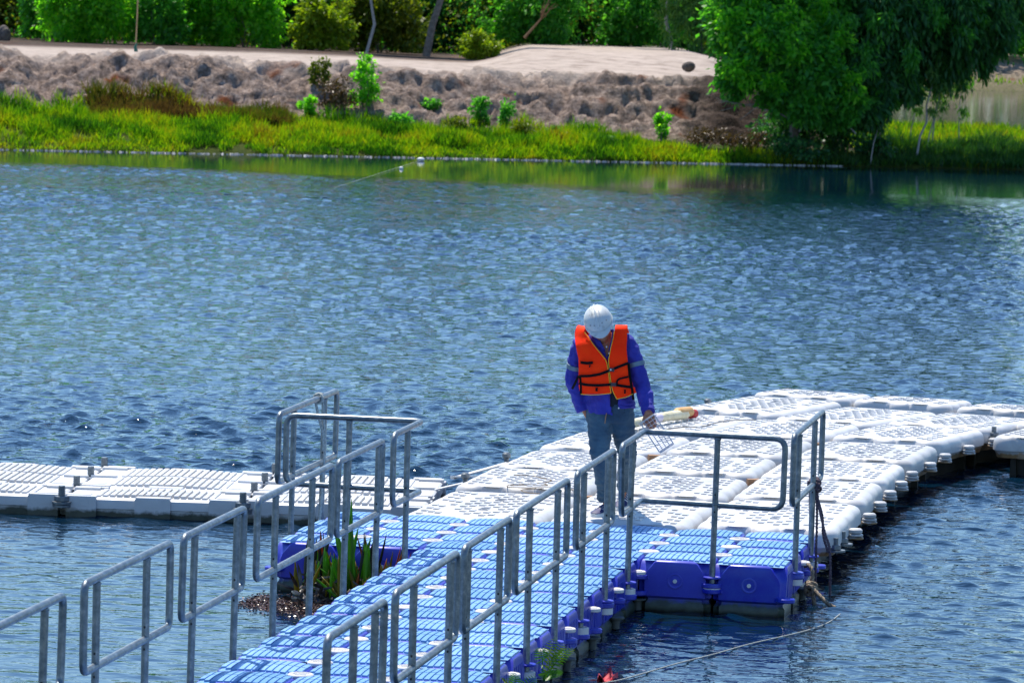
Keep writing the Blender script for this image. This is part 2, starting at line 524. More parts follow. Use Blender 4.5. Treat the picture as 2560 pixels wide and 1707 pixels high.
def cube_mesh(flip=0, front_bung=False):
    m = MB()
    h = .2475
    prof = [(-.385, .035, .05), (-.335, .008, .042), (-.285, .008, .042), (-.268, .022, .042), (-.252, .024, .042), (-.236, .004, .040),
            (-.115, 0, .040), (-.075, 0, .055), (-.035, .001, .086), (-.012, .006, .098), (.0, .016, .104), (.006, .034, .11)]
    m.rings([rrect(h-i, h-i, c, z) for z, i, c in prof])
    # upright flutes on the sides
    for k in range(-2, 3):
        for sg in (1, -1):
            m.box((sg*(h+.001), k*.058, -.14), (.006, .034, .17), 0, True)
    # lugs on the four corners, one above another where four cubes meet
    for i, (sx, sy) in enumerate(((1,1),(-1,1),(-1,-1),(1,-1))):
        z = LUGZ[(i+flip) % 4]
        n = 12
        def ring(rr, zz): return [(sx*.25+rr*math.cos(2*math.pi*k/n), sy*.25+rr*math.sin(2*math.pi*k/n), zz) for k in range(n)]
        m.rings([ring(.058, z), ring(.064, z+.006), ring(.064, z+.024), ring(.058, z+.030)])
        m.box((sx*.185, sy*.185, z+.015), (.10, .10, .026), R(45))
    return m

def tread_mesh():
    """raised tread blocks, split into two fields by a narrow letter-like groove"""
    m = MB()
    N = 12; w = .5/N*.93; gap = .0062
    for i in range(N):
        x = (i-(N-1)/2)*w
        dome = lambda x_, y_: .024-.013*(abs(x_)/.235)**2.4-.010*(abs(y_)/.225)**2.6
        segs = [(-.205, -.004), (.004, .205)] if i not in (5, 6) else [(-.205, -.075), (-.066, .066), (.075, .205)]
        ylim = .205-(.075 if i in (0, N-1) else .028 if i in (1, N-2) else 0)
        for a, b in segs:
            a, b = max(a, -ylim), min(b, ylim)
            k = 3
            x0, x1 = x-w/2+gap/2, x+w/2-gap/2
            vs, fs = [], []
            for q in range(k+1):
                y = a+(b-a)*q/k
                sh = .012*math.sin(math.pi*(y+.205)/.41)*0
                zt0, zt1 = dome(x0, y), dome(x1, y)
                vs += [(x0-.001, y, zt0-.012), (x0+.002, y+(.002 if q == 0 else -.002 if q == k else 0), zt0), (x1-.002, y+(.002 if q == 0 else -.002 if q == k else 0), zt1), (x1+.001, y, zt1-.012)]
            for q in range(k):
                o, p_ = q*4, q*4+4
                fs += [(o, o+1, p_+1, p_)[::-1], (o+1, o+2, p_+2, p_+1)[::-1], (o+2, o+3, p_+3, p_+2)[::-1]]
            fs += [(0, 1, 2, 3)[::-1], (k*4, k*4+1, k*4+2, k*4+3)]
            m.add(vs, fs)
    # the domed plate the blocks stand on
    G = 12; vs = []; fs = []
    for i in range(G+1):
        for j in range(G+1):
            x, y = (i/G-.5)*.445, (j/G-.5)*.43
            cut = max(0, abs(x)+abs(y)-.345)
            vs.append((x, y, max(dome(x, y)-.010-cut*.35, -.002)))
    for i in range(G):
        for j in range(G):
            a = i*(G+1)+j; fs.append((a, a+G+1, a+G+2, a+1))
    m.add(vs, fs)
    return m

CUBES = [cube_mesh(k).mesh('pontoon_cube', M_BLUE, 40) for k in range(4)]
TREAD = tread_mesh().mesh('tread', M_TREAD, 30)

walk = thing('floating_walkway', 'bright blue modular cube walkway with side arms running up to the white deck', 'floating dock', (.75, 0, WATER))
def wpart(name, data, loc, parent=None):
    o = link(name, data, parent or walk)
    o.location = (loc[0]-.75, loc[1], loc[2]-WATER) if not parent else loc
    return o
cells = {}
for j in range(-20, 4):
    for i in range(3): cells[(i, j)] = 1
for j in range(4):
    for i in (-2, -1, 3, 4): cells[(i, j)] = 1
cube_objs = {}
for (i, j) in cells:
    c = wpart('pontoon_cube', CUBES[(i*2+j) % 4 if True else 0], (i*.5+.25, j*.5+.25, 0))
    c.rotation_euler = (R(random.uniform(-.5, .5)), R(random.uniform(-.7, .7)), R(random.uniform(-.3, .3)))
    c.location.z += random.uniform(-.003, .003)
    cube_objs[(i, j)] = c
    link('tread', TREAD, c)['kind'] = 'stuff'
# bung and its dished seat on the two cubes that face the camera
bm_ = MB()
n_ = 20
def yring(r_, y): return [(r_*math.cos(2*math.pi*k/n_), y, r_*math.sin(2*math.pi*k/n_)) for k in range(n_)]
bm_.rings([yring(.052, 0), yring(.050, -.003), yring(.044, -.003), yring(.036, .004), yring(.012, .008)], False, True)
DISH = bm_.mesh('bung_seat', M_BLUE, 40)
bm_ = MB(); bm_.rings([yring(.0135, .004), yring(.0135, -.007), yring(.006, -.008), yring(.005, -.004)], False, True)
BUNG = bm_.mesh('bung', M_BUNG, 40)
for i in (3, 4, -2, -1):
    c = cube_objs[(i, 0)]
    link('bung_seat', DISH, c, (0, -.2485, -.13)); link('bung', BUNG, c, (0, -.2515, -.13))
# the ledge of a loose lug on the outer front corner is part of the cube mesh itself

# round white pins in the deck, where four cubes meet
pm = MB()
pm.disc((0, 0, -.03), .072, .030, 18, .006)
for k in range(-2, 3): pm.box((0, k*.021, .0015), (.10-abs(k)*.018, .006, .004))
PIN = pm.mesh('connector_pin', M_PIN, 40)
pm = MB(); pm.disc((0, 0, 0), .052, .026, 16, .005); pm.disc((0, 0, .026), .03, .004, 12)
EDGEPIN = pm.mesh('edge_pin', M_PIN, 40)
pm = MB(); pm.disc((0,0,-.034), .060, .012, 14, .002); pm.disc((0,0,-.10), .03, .07, 10)
NUT = pm.mesh('pin_nut', simple('stained_nylon', (.04, .05, .05), (.10, .12, .11), 14, .6), 40)
pm = MB(); pm.disc((0, 0, 0), .060, .014, 16, .004)
SOCK = pm.mesh('post_socket', M_BLUE, 40)
pm = MB(); pm.disc((0,0,0), .056, .045, 14, .003)
SPACER = pm.mesh('spacer_ring', M_PIN, 40)
POSTS = [(1.5, -.5-k) for k in range(6)]+[(1.5, -7.0), (1.5, -8.0), (1.5, -9.0), (1.5, -9.5)]+[(0, -.5-k) for k in range(10)]
POSTS += [(2.0, 0), (2.5, .5), (2.5, 1.5), (-.5, 0), (-1, .5), (-1, 1.5)]
postset = {(round(a, 2), round(b, 2)) for a, b in POSTS}
corners = {}
for (i, j) in cells:
    for a in (0, 1):
        for b in (0, 1): corners.setdefault((i+a, j+b), []).append((i, j))
for (a, b), cs in corners.items():
    x, y = a*.5, b*.5
    if len(cs) == 4:
        o = wpart('connector_pin', PIN, (x, y, .013)); o.rotation_euler.z = random.uniform(0, 3)
    elif (round(x, 2), round(y, 2)) in postset:
        wpart('post_socket', SOCK, (x, y, LUGZ[0]+.030))
        wpart('spacer_ring', SPACER, (x, y, LUGZ[1]-.012))
    elif len(cs) == 2 or len(cs) == 3:
        wpart('edge_pin', EDGEPIN, (x, y, LUGZ[0]+.031))
        wpart('pin_nut', NUT, (x, y, LUGZ[3]))

# ---------------------------------------------------------------- white deck floats
def float_outline(w, l, inset, notch, z, per=34):
    """rounded rectangle; notch deepens the creases that split its sides into lobes"""
    hw, hl = w/2, l/2; rc = .16; pts = []
    fx = (0, .22, .40, .60, .78, 1); fy = (0, .25, .5, .75, 1)
    def side(t, fr, L):
        """lobes: 0 on the crown of a lobe, 1 in the crease between two"""
        for f0, f1 in zip(fr, fr[1:]):
            if f0 <= t <= f1:
                q = (t-f0)/(f1-f0); return 1-math.sin(math.pi*q)**.55
        return 1
    n = per
    def corner(cx, cy, a0):
        return [(cx+max(.004, rc-inset)*math.cos(a0+math.pi/2*k/6), cy+max(.004, rc-inset)*math.sin(a0+math.pi/2*k/6), z) for k in range(1, 6)]
    for k in range(n+1):
        t = k/n; x = -hw+rc+(w-2*rc)*t; q = (x+hw)/w
        pts.append((x, -hl+inset+notch*side(q, fx, w)+.038*arch(q, z), z))
    pts += corner(hw-rc, -hl+rc, -math.pi/2)
    for k in range(n+1):
        t = k/n; y = -hl+rc+(l-2*rc)*t; q = (y+hl)/l
        pts.append((hw-inset-notch*.36*side(q, fy, l), y, z))
    pts += corner(hw-rc, hl-rc, 0)
    for k in range(n+1):
        t = k/n; x = hw-rc-(w-2*rc)*t; q = 1-(x+hw)/w
        pts.append((x, hl-inset-notch*side(q, fx, w)-.038*arch(q, z), z))
    pts += corner(-hw+rc, hl-rc, math.pi/2)
    for k in range(n+1):
        t = k/n; y = hl-rc-(l-2*rc)*t; q = 1-(y+hl)/l
        pts.append((-hw+inset+notch*.36*side(q, fy, l), y, z))
    pts += corner(-hw+rc, -hl+rc, math.pi)
    return pts

def arch(q, z):
    """two arched hollows along each short side"""
    if z > -.012 or z < -.19: return 0
    d = max(1-abs(q-.30)/.085, 1-abs(q-.70)/.085, 0)
    return min(1, 1.8*d)

WT = .014
def float_mesh(w=1.03, l=1.645):
    m = MB()
    prof = [(-.37, .215, 0), (-.205, .205, 0), (-.192, .035, .03), (-.135, .015, .034), (-.128, .0, .036), (-.085, .0, .038), (-.058, .003, .042), (-.036, .010, .046), (-.018, .024, .044), (-.006, .044, .034), (.0, .066, .018), (.002, .09, .005)]
    m.rings([float_outline(w, l, i, nt_, z) for z, i, nt_ in prof])
    return m

def float_tread(w=1.03, l=1.645, half=False):
    m = MB()
    def pad(x, y, sx=.042, sy=.07):
        h = .0088; b = .004
        vs = [(x-sx/2, y-sy/2, 0), (x+sx/2, y-sy/2, 0), (x+sx/2, y+sy/2, 0), (x-sx/2, y+sy/2, 0),
              (x-sx/2+b, y-sy/2+b*.6, h), (x+sx/2-b, y-sy/2+b*.6, h), (x+sx/2-b, y+sy/2-.002, h-.003), (x-sx/2+b, y+sy/2-.002, h-.003)]
        m.add(vs, [(4,5,6,7), (0,1,5,4), (1,2,6,5), (2,3,7,6), (3,0,4,7)])
    L = l/2-.15
    PY = .165
    ny = int(round(2*L/PY))
    for side in (-1, 1):
        for c, x in enumerate((w/2-.125, w/2-.185, w/2-.245)):
            for k in range(ny+1):
                y = -L+2*L*k/ny+c*.045*side
                if abs(y) < .05 or abs(y) > L: continue
                if c == 2 and abs(abs(y)-L*.5) < .10: continue
                pad(side*x, y)
    for c in range(7):
        x = (c-3)*.060
        lim = L*(.99 if abs(c-3) < 2 else .9 if abs(c-3) < 3 else .62)
        for k in range(ny+1):
            y = -L+2*L*k/ny+((c*.05) % PY)
            if abs(y) > lim: continue
            if abs(abs(y)-L*.42) < .075 and c in (2, 3, 4): continue
            pad(x, y, .046, .075)
    # small raised emblem frames
    for sgn in (-1, 1):
        cx, cy = 0, sgn*L*.42
        for dx, dy, sx, sy in ((0, .03, .07, .012), (0, -.03, .07, .012), (-.032, 0, .010, .06), (.032, 0, .010, .06), (0, 0, .03, .02)):
            pad(cx+dx, cy+dy*1.6, sx, sy*1.6)
    return m

FLOAT = float_mesh().mesh('deck_float', M_WHITE, 60)
FTREAD = float_tread().mesh('tread_pads', M_WHITE, 20)
FLOATH = float_mesh(1.03, .92).mesh('deck_float', M_WHITE, 60)
FTREADH = float_tread(1.03, .92).mesh('tread_pads', M_WHITE, 20)
pm = MB(); pm.disc((0,0,0), .050, .036, 16, .009); pm.disc((0,0,-.020), .056, .016, 16, .003); pm.disc((0,0,-.042), .060, .016, 16, .003)
WCAP = pm.mesh('connector_cap', M_WHITE, 40)
pm = MB(); pm.disc((0,0,0), .022, .085, 10); pm.disc((0,0,0), .042, .035, 8, .004); pm.disc((0,0,-.015), .075, .014, 14)
WBOLT = pm.mesh('deck_bolt', M_BOLT, 30)
pm = MB(); pm.disc((0,0,0), .02, .06, 10); pm.disc((0,0,.05), .035, .05, 12, .012); pm.disc((0,0,-.012), .06, .012, 12)
WEYE = pm.mesh('mooring_post', M_BOLT, 30)
pm = MB(); pm.box((0,0,0), (.10, .07, .05)); PEG = pm.mesh('timber_wedge', simple('raw_timber', (.30, .16, .08), (.38, .22, .12), 20, .7), 30)

deck = thing('work_deck', 'large white deck of pillow floats with rows of tread pads, curving off right', 'floating deck', (1.0, 3.4, WATER))
KZ = (CAM.z-WT)/CAM.z
def onw(x, y):
    """deck-plane point, measured at pin height, carried along the sight line to the white deck's own height"""
    return (CAM.x+(x-CAM.x)*KZ, CAM.y+(y-CAM.y)*KZ)
def dpart(name, data, x, y, z, rz=0, sy=1.0, sx=1.0):
    o = link(name, data, deck, (x-1.0, y-3.4, z-WATER), rz)
    if sy != 1 or sx != 1: o.scale = (sx, sy, 1)
    return o
FL = []
# centre x, centre y, heading, length factor ; straight part then the bend
for k, (y0, y1) in enumerate(((2.03, 4.19), (4.19, 5.93), (5.93, 7.62), (7.62, 9.32))):
    for c, x in enumerate((-.02, 1.035, 2.09)):
        dx = (0, 0, .02, .12)[k]; rz = R((0, 0, -1, -4)[k])
        dy = (c-1)*(.13, .14, .10, .12)[k]
        FL.append((x+dx, (y0+y1)/2+dy, rz, (y1-y0)/1.73, 1.0, c, k, False))
for c, (x, y, rz, ln) in enumerate(((.36, 10.42, -7, 1.20), (1.33, 10.22, -9, 1.06), (2.42, 10.40, -12, .94))):
    FL.append((x, y, R(rz), ln, .98, c, 4, False))
FL.append((3.80, 11.15, R(-11), 1.02, 1.0, 3, 4, False))
FL.append((4.88, 10.9, R(-12), .95, 1.0, 4, 4, False))
for c, (x, y, rz, ln) in enumerate(((.86, 12.62, -14, 1.14), (1.80, 12.08, -16, 1.13), (2.80, 11.95, -16, .98), (3.92, 12.4, -16, .9), (5.0, 12.0, -16, .9))):
    FL.append((x, y, R(rz), ln, .97, c, 5, False))
for c, (x, y) in enumerate(((1.17, 14.13), (2.16, 13.93), (3.18, 13.55), (4.2, 13.2), (5.2, 12.9))):
    FL.append((x, y, R(-17), .86, .98, c, 6, True))
for x, y, rz, ln, wd, c, k, half in FL:
    X, Y = onw(x, y)
    o = dpart('deck_float', FLOATH if half else FLOAT, X, Y, WT+random.uniform(-.008, .008), rz, ln, wd)
    o.rotation_euler.x = R(-.42+random.uniform(-.22, .22)); o.rotation_euler.y = R(random.uniform(-.5, .5))
    link('tread_pads', FTREADH if half else FTREAD, o, (0, 0, .002))['kind'] = 'stuff'
    cs, sn = math.cos(rz), math.sin(rz)
    L = 1.73*ln/2
    if c == 2 and k < 5:            # caps along the right-hand edge
        for q in (0, L):
            px, py = X+.555*cs-q*sn, Y+.555*sn+q*cs
            dpart('connector_cap', WCAP, px, py, -.095)
    if c == 0 and k in (1, 2, 4, 5):
        px, py = X-.56*cs-L*.0*sn, Y-.56*sn
        dpart('mooring_post', WEYE, px, py, -.06)
    if c in (0, 1) and k < 4 and (c+k) % 2 == 0:
        px, py = X+.53*cs-L*sn, Y+.53*sn+L*cs
        dpart('timber_wedge', PEG, px, py, -.03, R(20))
for x, y in ((2.63, 2.75), (2.62, 2.32)):
    X, Y = onw(x, y); dpart('deck_bolt', WBOLT, X-.03, Y, -.115)
X, Y = onw(3.12, 11.2); dpart('deck_bolt', WBOLT, X, Y, -.05)

# ---------------------------------------------------------------- low grey-white dock on the left
def side_float(w, l):
    m = MB()
    def ring(i, z, c=.03):
        hw, hl = w/2-i, l/2-i
        p = []
        for sx, sy, a0 in ((1,-1,-90),(1,1,0),(-1,1,90),(-1,-1,180)):
            for k in range(4):
                a = R(a0+30*k); p.append((sx*(hw-c)+c*math.cos(a), sy*(hl-c)+c*math.sin(a), z))
        return p
    m.rings([ring(.03, -.28), ring(.012, -.14), ring(.012, -.085), ring(.0, -.08), ring(0, -.03), ring(.005, -.012), ring(.018, -.002), ring(.03, 0)])
    # thicker buttresses on the sides, with recessed faces
    n = max(3, int(round(w/.45)))
    for sg in (-1, 1):
        for k, fx in enumerate((-.40, 0, .40)):
            ww = .20*w if k == 1 else .17*w
            m.box((fx*w, sg*(l/2+.004), -.075), (ww, .03, .15))
            m.box((fx*w, sg*(l/2+.010), -.035), (ww*.5, .022, .05))
            m.box((fx*w, sg*(l/2-.035), .006), (ww*.95, .10, .016))
    for sg in (-1, 1):
        for fy in ((-.42, 0, .42) if l > 1 else (-.35, .35)):
            m.box((sg*(w/2-.10), fy*l, .008), (.20, .10, .02))
            m.box((sg*(w/2+.002), fy*l, -.07), (.03, .13, .14))
    return m
def side_tread(w, l):
    m = MB()
    nx = int((w-.50)/.052)
    rows = [(-l/2+.10, -.03), (.03, l/2-.10)] if l > 1 else [(-l/2+.10, l/2-.10)]
    for a, b in rows:
        for i in range(nx+1):
            x = -w/2+.25+i*(w-.50)/nx
            bow = .016*math.cos(math.pi*(x/(w-.5)))
            for q in range(2):
                y0 = a+(b-a)*q/2+.008; y1 = a+(b-a)*(q+1)/2-.008
                m.box((x, (y0+y1)/2, .004+bow*.5), (.036, y1-y0, .012+bow), 0, False)
    m.box((0, 0, .014), (.22, .09, .012))
    return m
side = thing('low_dock', 'low grey-white floating dock with ribbed blocks and dark bolts, left of the white deck', 'floating dock', (-2.4, 5.0, WATER), R(6.5))
SZ = -.185
SB = side_float(1.38, 1.48).mesh('dock_block', M_SIDE, 35); SBT = side_tread(1.38, 1.48).mesh('rib_tread', M_SIDE, 25)
SF = side_float(1.38, .72).mesh('dock_block', M_SIDE, 35); SFT = side_tread(1.38, .72).mesh('rib_tread', M_SIDE, 25)
pm = MB(); pm.disc((0,0,0), .026, .12, 10, .003)
for k in range(5): pm.disc((0,0,.045+k*.014), .029, .006, 10)
pm.disc((0,0,0), .058, .04, 6, .004); pm.disc((0,0,-.02), .075, .018, 16); pm.disc((0,0,-.045), .070, .02, 16)
SBOLT = pm.mesh('dock_bolt', M_BOLT, 30)
for k in range(4):
    x = .85-1.40*k
    for nm, me, tr, y in (('dock_block', SB, SBT, .38), ('dock_block', SF, SFT, -.74)):
        o = link(nm, me, side, (x, y, SZ-WATER+random.uniform(-.004, .004)))
        o.rotation_euler.y = R(random.uniform(-.4, .4))
        link('rib_tread', tr, o)['kind'] = 'stuff'
    for y in (-1.13, -.37, .38, 1.13):
        link('dock_bolt', SBOLT, side, (x-.70, y, SZ-WATER-.035))
# ------------------------------------------------------------------ galvanised handrails
def zt(y): return .868+.0072*y
def zm(y): return .405+.0045*y
def arc_path(pts, rad, n=5, closed=False):
    """polyline with rounded corners"""
    P = [Vector(p) for p in pts]; out = []; N = len(P)
    rng_ = range(N) if closed else range(1, N-1)
    if not closed: out.append(P[0])
    for i in rng_:
        a, b, c = P[i-1], P[i], P[(i+1) % N]
        u, v = (a-b), (c-b)
        r = min(rad, u.length*.45, v.length*.45)
        p0, p1 = b+u.normalized()*r, b+v.normalized()*r
        for k in range(n+1):
            t = k/n; out.append(p0*(1-t)**2+b*2*t*(1-t)+p1*t*t)
    if not closed: out.append(P[-1])
    return out
def rail(label, loop, posts, group, closed=True, rad=.055, lean=None):
    base = posts[0]
    root = thing('handrail', label, 'handrail', (base[0], base[1], -.125), 0, group)
    off = Vector((base[0], base[1], -.125))
    jit = Vector((random.uniform(-.012, .012), random.uniform(-.01, .01), 0))
    m = MB()
    for lp in loop:
        m.tube([p-off+jit*(p.z-.2) for p in arc_path(lp, rad, 5, closed)], .0205, 10, closed)
    m.build('rail_loop', M_STEEL, root, 50)
    for k, (x, y) in enumerate(posts):
        m = MB()
        top = Vector((x, y, zt(y)-.018))-off+jit*.65
        bot = Vector((x, y, -.125))-off
        m.tube([bot, top], .0205, 10)
        for q_ in (.992, (zm(y)+.125+.0)/(zt(y)+.107)):
            c_ = bot.lerp(top, q_)
            m.tube([c_-Vector((0, 0, .007)), c_, c_+Vector((0, 0, .007))], [.0216, .0246, .0216], 10)
        po = m.build('post', M_STEEL, root, 50)
        # drilled drain holes
        h = MB()
        for z in (zm(y)+.06, zm(y)-.055):
            q = bot.lerp(top, (z+.125)/(zt(y)+.107))
            h.disc((q.x, q.y-.0205, q.z), .0055, .011, 8)
        h.build('drain_hole', M_DARK, po, 50)
    return root
def straight(x, y0, y1):
    return [[Vector((x, y0, zt(y0))), Vector((x, y1, zt(y1))), Vector((x, y1, zm(y1))), Vector((x, y0, zm(y0)))]]
GR, GL = 'handrails along the right edge of the walkway', 'handrails along the left edge of the walkway'
rail('nearest handrail on the walkway right edge, mostly cut off at the bottom', straight(1.5, -10.1, -8.78), [(1.5, -9.5), (1.5, -9.0)], GR)
rail('long right handrail second from the camera, before the short one', straight(1.5, -8.48, -6.82), [(1.5, -8.0), (1.5, -7.0)], GR)
rail('short right handrail third from the camera along the walkway', straight(1.5, -6.62, -5.22), [(1.5, -6.5), (1.5, -5.5)], GR)
rail('long right handrail midway up the walkway with posts set well in', straight(1.5, -4.97, -3.14), [(1.5, -4.5), (1.5, -3.5)], GR)
rail('short right handrail standing in front of the man at the walkway edge', straight(1.5, -2.78, -1.28), [(1.5, -2.5), (1.5, -1.5)], GR)
z0, z1 = zt(0), zm(0)
rail('cornered handrail turning from the walkway along the right arm front',
     [[Vector((1.5, -.98, zt(-1))), Vector((1.5, .02, z0)), Vector((2.455, .0, z0-.005)), Vector((2.455, .0, z1-.012)), Vector((1.5, .02, z1)), Vector((1.5, -.90, zm(-1)))]],
     [(1.5, -.5), (2.0, 0)], GR, rad=.075)
rail('handrail on the outer end of the right arm with a rope knotted on it', straight(2.5, .17, 2.02), [(2.5, .5), (2.5, 1.5)], GR)
rail('nearest left handrail, cut off by the left edge of the photo', straight(0, -10.9, -9.17), [(0, -9.5)], GL)
rail('second left handrail from the camera standing over open water', straight(0, -8.74, -7.0), [(0, -8.5), (0, -7.5)], GL)
rail('third left handrail from the camera standing over open water', straight(0, -6.75, -5.33), [(0, -6.5), (0, -5.5)], GL)
rail('long left handrail in front of the blue left arm and dead leaves', straight(0, -4.97, -2.93), [(0, -4.5), (0, -3.5)], GL)
rail('short left handrail standing beside the tall green water plant', straight(0, -2.76, -1.38), [(0, -2.5), (0, -1.5)], GL)
rail('cornered handrail turning from the walkway along the left arm front',
     [[Vector((0, -.98, zt(-1))), Vector((0, 0, z0)), Vector((-.935, 0, z0)), Vector((-.935, 0, z1)), Vector((0, 0, z1-.01)), Vector((0, -.98, zm(-1)))]],
     [(0, -.5), (-.5, 0)], GL, rad=.075)
rail('handrail on the outer end of the left arm with a rope hanging down', straight(-1, .03, 1.92), [(-1, .5), (-1, 1.5)], GL)
# ------------------------------------------------------------------ plants on the far bank
def leaf_quads(C, D, L, W, rng, bend=.25):
    """one lens-shaped leaf of four corners per row: C base points, D directions, L lengths, W widths"""
    n = len(C)
    D = D/np.linalg.norm(D, axis=1, keepdims=True)
    q = rng.normal(size=(n, 3)); S = np.cross(D, q); S /= np.linalg.norm(S, axis=1, keepdims=True)+1e-9
    U = np.cross(S, D)
    L = L[:, None]; W = W[:, None]
    b = C; t = C+D*L-U*L*bend*.5
    l = C+D*L*.5+S*W*.5; r_ = C+D*L*.5-S*W*.5
    V = np.stack([b, r_, t, l], 1).reshape(-1, 3)
    F = np.arange(n*4).reshape(n, 4)
    return V, F

def crown_arr(c, rad, nclump, per, size, aspect, rng, droop=.2, shell=.45, clump=.2, flat=1.0):
    c, rad = np.array(c, float), np.array(rad, float)
    d = rng.normal(size=(nclump, 3)); d /= np.linalg.norm(d, axis=1, keepdims=True)
    rr = rng.random(nclump)**shell
    cc = d*rr[:, None]
    cc *= (1+.22*np.sin(3*np.arctan2(d[:, 1], d[:, 0])+rng.uniform(0, 6))*np.cos(2.3*d[:, 2]))[:, None]
    P = np.repeat(cc, per, 0)+rng.normal(size=(nclump*per, 3))*(clump*rng.uniform(.5, 1.2, nclump)).repeat(per)[:, None]*np.array([1, 1, flat])
    P = c+P*rad
    out = (P-c)/rad
    D = out*.7+rng.normal(size=P.shape)*.8; D[:, 2] -= droop*2.2
    n = len(P)
    Ls = size*rng.uniform(.6, 1.3, n)
    return leaf_quads(P, D, Ls, Ls*aspect*rng.uniform(.8, 1.2, n), rng)

def limb(m, p0, p1, r0, r1, rng, n=6, wob=.06):
    P0, P1 = Vector(p0), Vector(p1); L = (P1-P0).length; path = []; rad = []
    for i in range(n+1):
        t = i/n
        o = Vector((rng.normal(), rng.normal(), rng.normal()*.4))*wob*L*(math.sin(math.pi*t))*.35
        path.append(P0.lerp(P1, t)+o); rad.append(r0+(r1-r0)*t)
    m.tube(path, rad, 7)
    return path

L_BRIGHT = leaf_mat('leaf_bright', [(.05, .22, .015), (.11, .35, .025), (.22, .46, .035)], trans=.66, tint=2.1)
L_MID = leaf_mat('leaf_mid', [(0.030, 0.160, 0.027), (0.068, 0.288, 0.034), (0.135, 0.423, 0.043)], trans=.54, tint=1.7)
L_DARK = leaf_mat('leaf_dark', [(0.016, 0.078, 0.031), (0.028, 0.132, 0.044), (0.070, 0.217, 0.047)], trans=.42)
L_OLIVE = leaf_mat('leaf_olive', [(.06, .10, .008), (.11, .16, .010), (.19, .21, .015)], trans=.5)
L_YELLOW = leaf_mat('leaf_yellow_green', [(0.110, 0.209, 0.009), (0.187, 0.286, 0.011), (0.264, 0.330, 0.017)], trans=.5)
L_WILLOW = leaf_mat('leaf_willow', [(0.054, 0.162, 0.041), (0.108, 0.257, 0.054), (0.189, 0.351, 0.068)], trans=.5)
L_DRY = leaf_mat('leaf_dry', [(.05, .03, .015), (.10, .06, .025), (.17, .11, .04)], trans=.25, tint=1.0)
M_BARK = simple('bark', (.10, .085, .07), (.20, .17, .15), 9, .9, bscale=25, bstr=.5, bdist=.01)
M_PALEBARK = simple('pale_bark', (.26, .25, .24), (.40, .38, .36), 6, .85)
M_TWIG = simple('dead_wood', (.20, .17, .15), (.32, .28, .25), 9, .9)

def plant(name, cat, label, base, spec, mat, seed, trunk=None, group=None, part='foliage', bark=None, stems=4, lit=None, lit_mat=None):
    """base: ground point; spec: list of (offset, radii, nclump, per, size, aspect, kwargs)"""
    rng = np.random.default_rng(seed)
    root = thing(name, label, cat, base, 0, group)
    Vs, Fs, o = [], [], 0
    for off, rad, nc, per, size, asp, kw in spec:
        V, F = crown_arr(off, rad, nc, per, size, asp, rng, **kw)
        lo = .02-.0
        V[:, 2] = np.where(V[:, 2] < .0, np.abs(V[:, 2])*.3, V[:, 2])
        Vs.append(V); Fs.append(F+o); o += len(V)
    f = link(part, np_mesh(part, np.concatenate(Vs), np.concatenate(Fs), mat, False), root)
    f['kind'] = 'stuff'
    if lit:  # brighter leaf clumps: sunlight on the crown put into the leaf colour
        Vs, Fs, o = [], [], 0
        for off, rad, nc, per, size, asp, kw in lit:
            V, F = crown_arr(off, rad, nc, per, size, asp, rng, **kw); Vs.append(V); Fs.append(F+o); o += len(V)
        link('sunlit_foliage', np_mesh('sunlit_foliage', np.concatenate(Vs), np.concatenate(Fs), lit_mat or L_BRIGHT, False), root)['kind'] = 'stuff'
    m = MB()
    if trunk:
        for t in trunk: limb(m, *t, rng)
    else:
        h = max(s[0][2] for s in spec)
        for k in range(stems):
            a = rng.uniform(0, 6.28); r_ = max(s[1][0] for s in spec)*.5
            limb(m, (.05*math.cos(a), .05*math.sin(a), -.05), (r_*math.cos(a), r_*math.sin(a), h*rng.uniform(.6, 1.1)), .022, .006, rng)
    m.build('trunk' if trunk else 'stem', bark or M_BARK, root)
    return root

def ground_at(u, D):
    s, n = s_at(u, D)
    # the column's own sight line, refined so that the base stands on the ground
    p = gpt(s, n); return p

# shrubs and young trees behind the sand, left to right
def bush(u, D, w, h, mat, label, seed, name='shrub', cat='shrub', dens=1.0, size=.175, asp=.5, droop=.2, group='shrubs behind the sand bank'):
    b = ground_at(u, D)
    w *= 1.22
    n1 = int(66*dens*max(1, w*h/5))
    spec = [((0, 0, h*.55), (w*.5, w*.42, h*.5), n1, 46, size, asp, dict(droop=droop, clump=.105)),
            ((-w*.22, -.15, h*.3), (w*.34, w*.3, h*.32), int(n1*.4), 55, size, asp, dict(droop=droop, clump=.13)),
            ((w*.25, -.1, h*.34), (w*.32, w*.3, h*.34), int(n1*.4), 55, size, asp, dict(droop=droop, clump=.2))]
    return plant(name, cat, label, b, spec, mat, seed, group=group)

bush(25, 158, 2.8, 4.2, L_OLIVE, 'dull olive shrub at the far left edge behind the sand', 1)
bush(215, 147, 2.3, 3.6, L_BRIGHT, 'bright green leafy shrub left of the thin bamboo pole', 2, dens=1.2)
bush(385, 147.5, 1.5, 2.3, L_MID, 'low shaded green shrub just right of the bamboo pole', 3)
bush(480, 149, 2.2, 3.6, L_BRIGHT, 'tall bright green shrub second right of the bamboo pole', 4, dens=1.2)
bush(610, 148, 1.9, 3.2, L_BRIGHT, 'bright green shrub with hanging leaves near the left middle', 5, dens=1.1)
bush(715, 151, 1.9, 3.8, L_DARK, 'dark bluish green shrub between two brighter shrubs', 6)
bush(800, 146.5, 1.5, 1.9, L_YELLOW, 'low yellowish green shrub left of the pale thin trunk', 7)
bush(945, 149, 2.1, 2.9, L_OLIVE, 'olive yellow shrub between the pale trunk and leaning trunk', 8, dens=1.2)
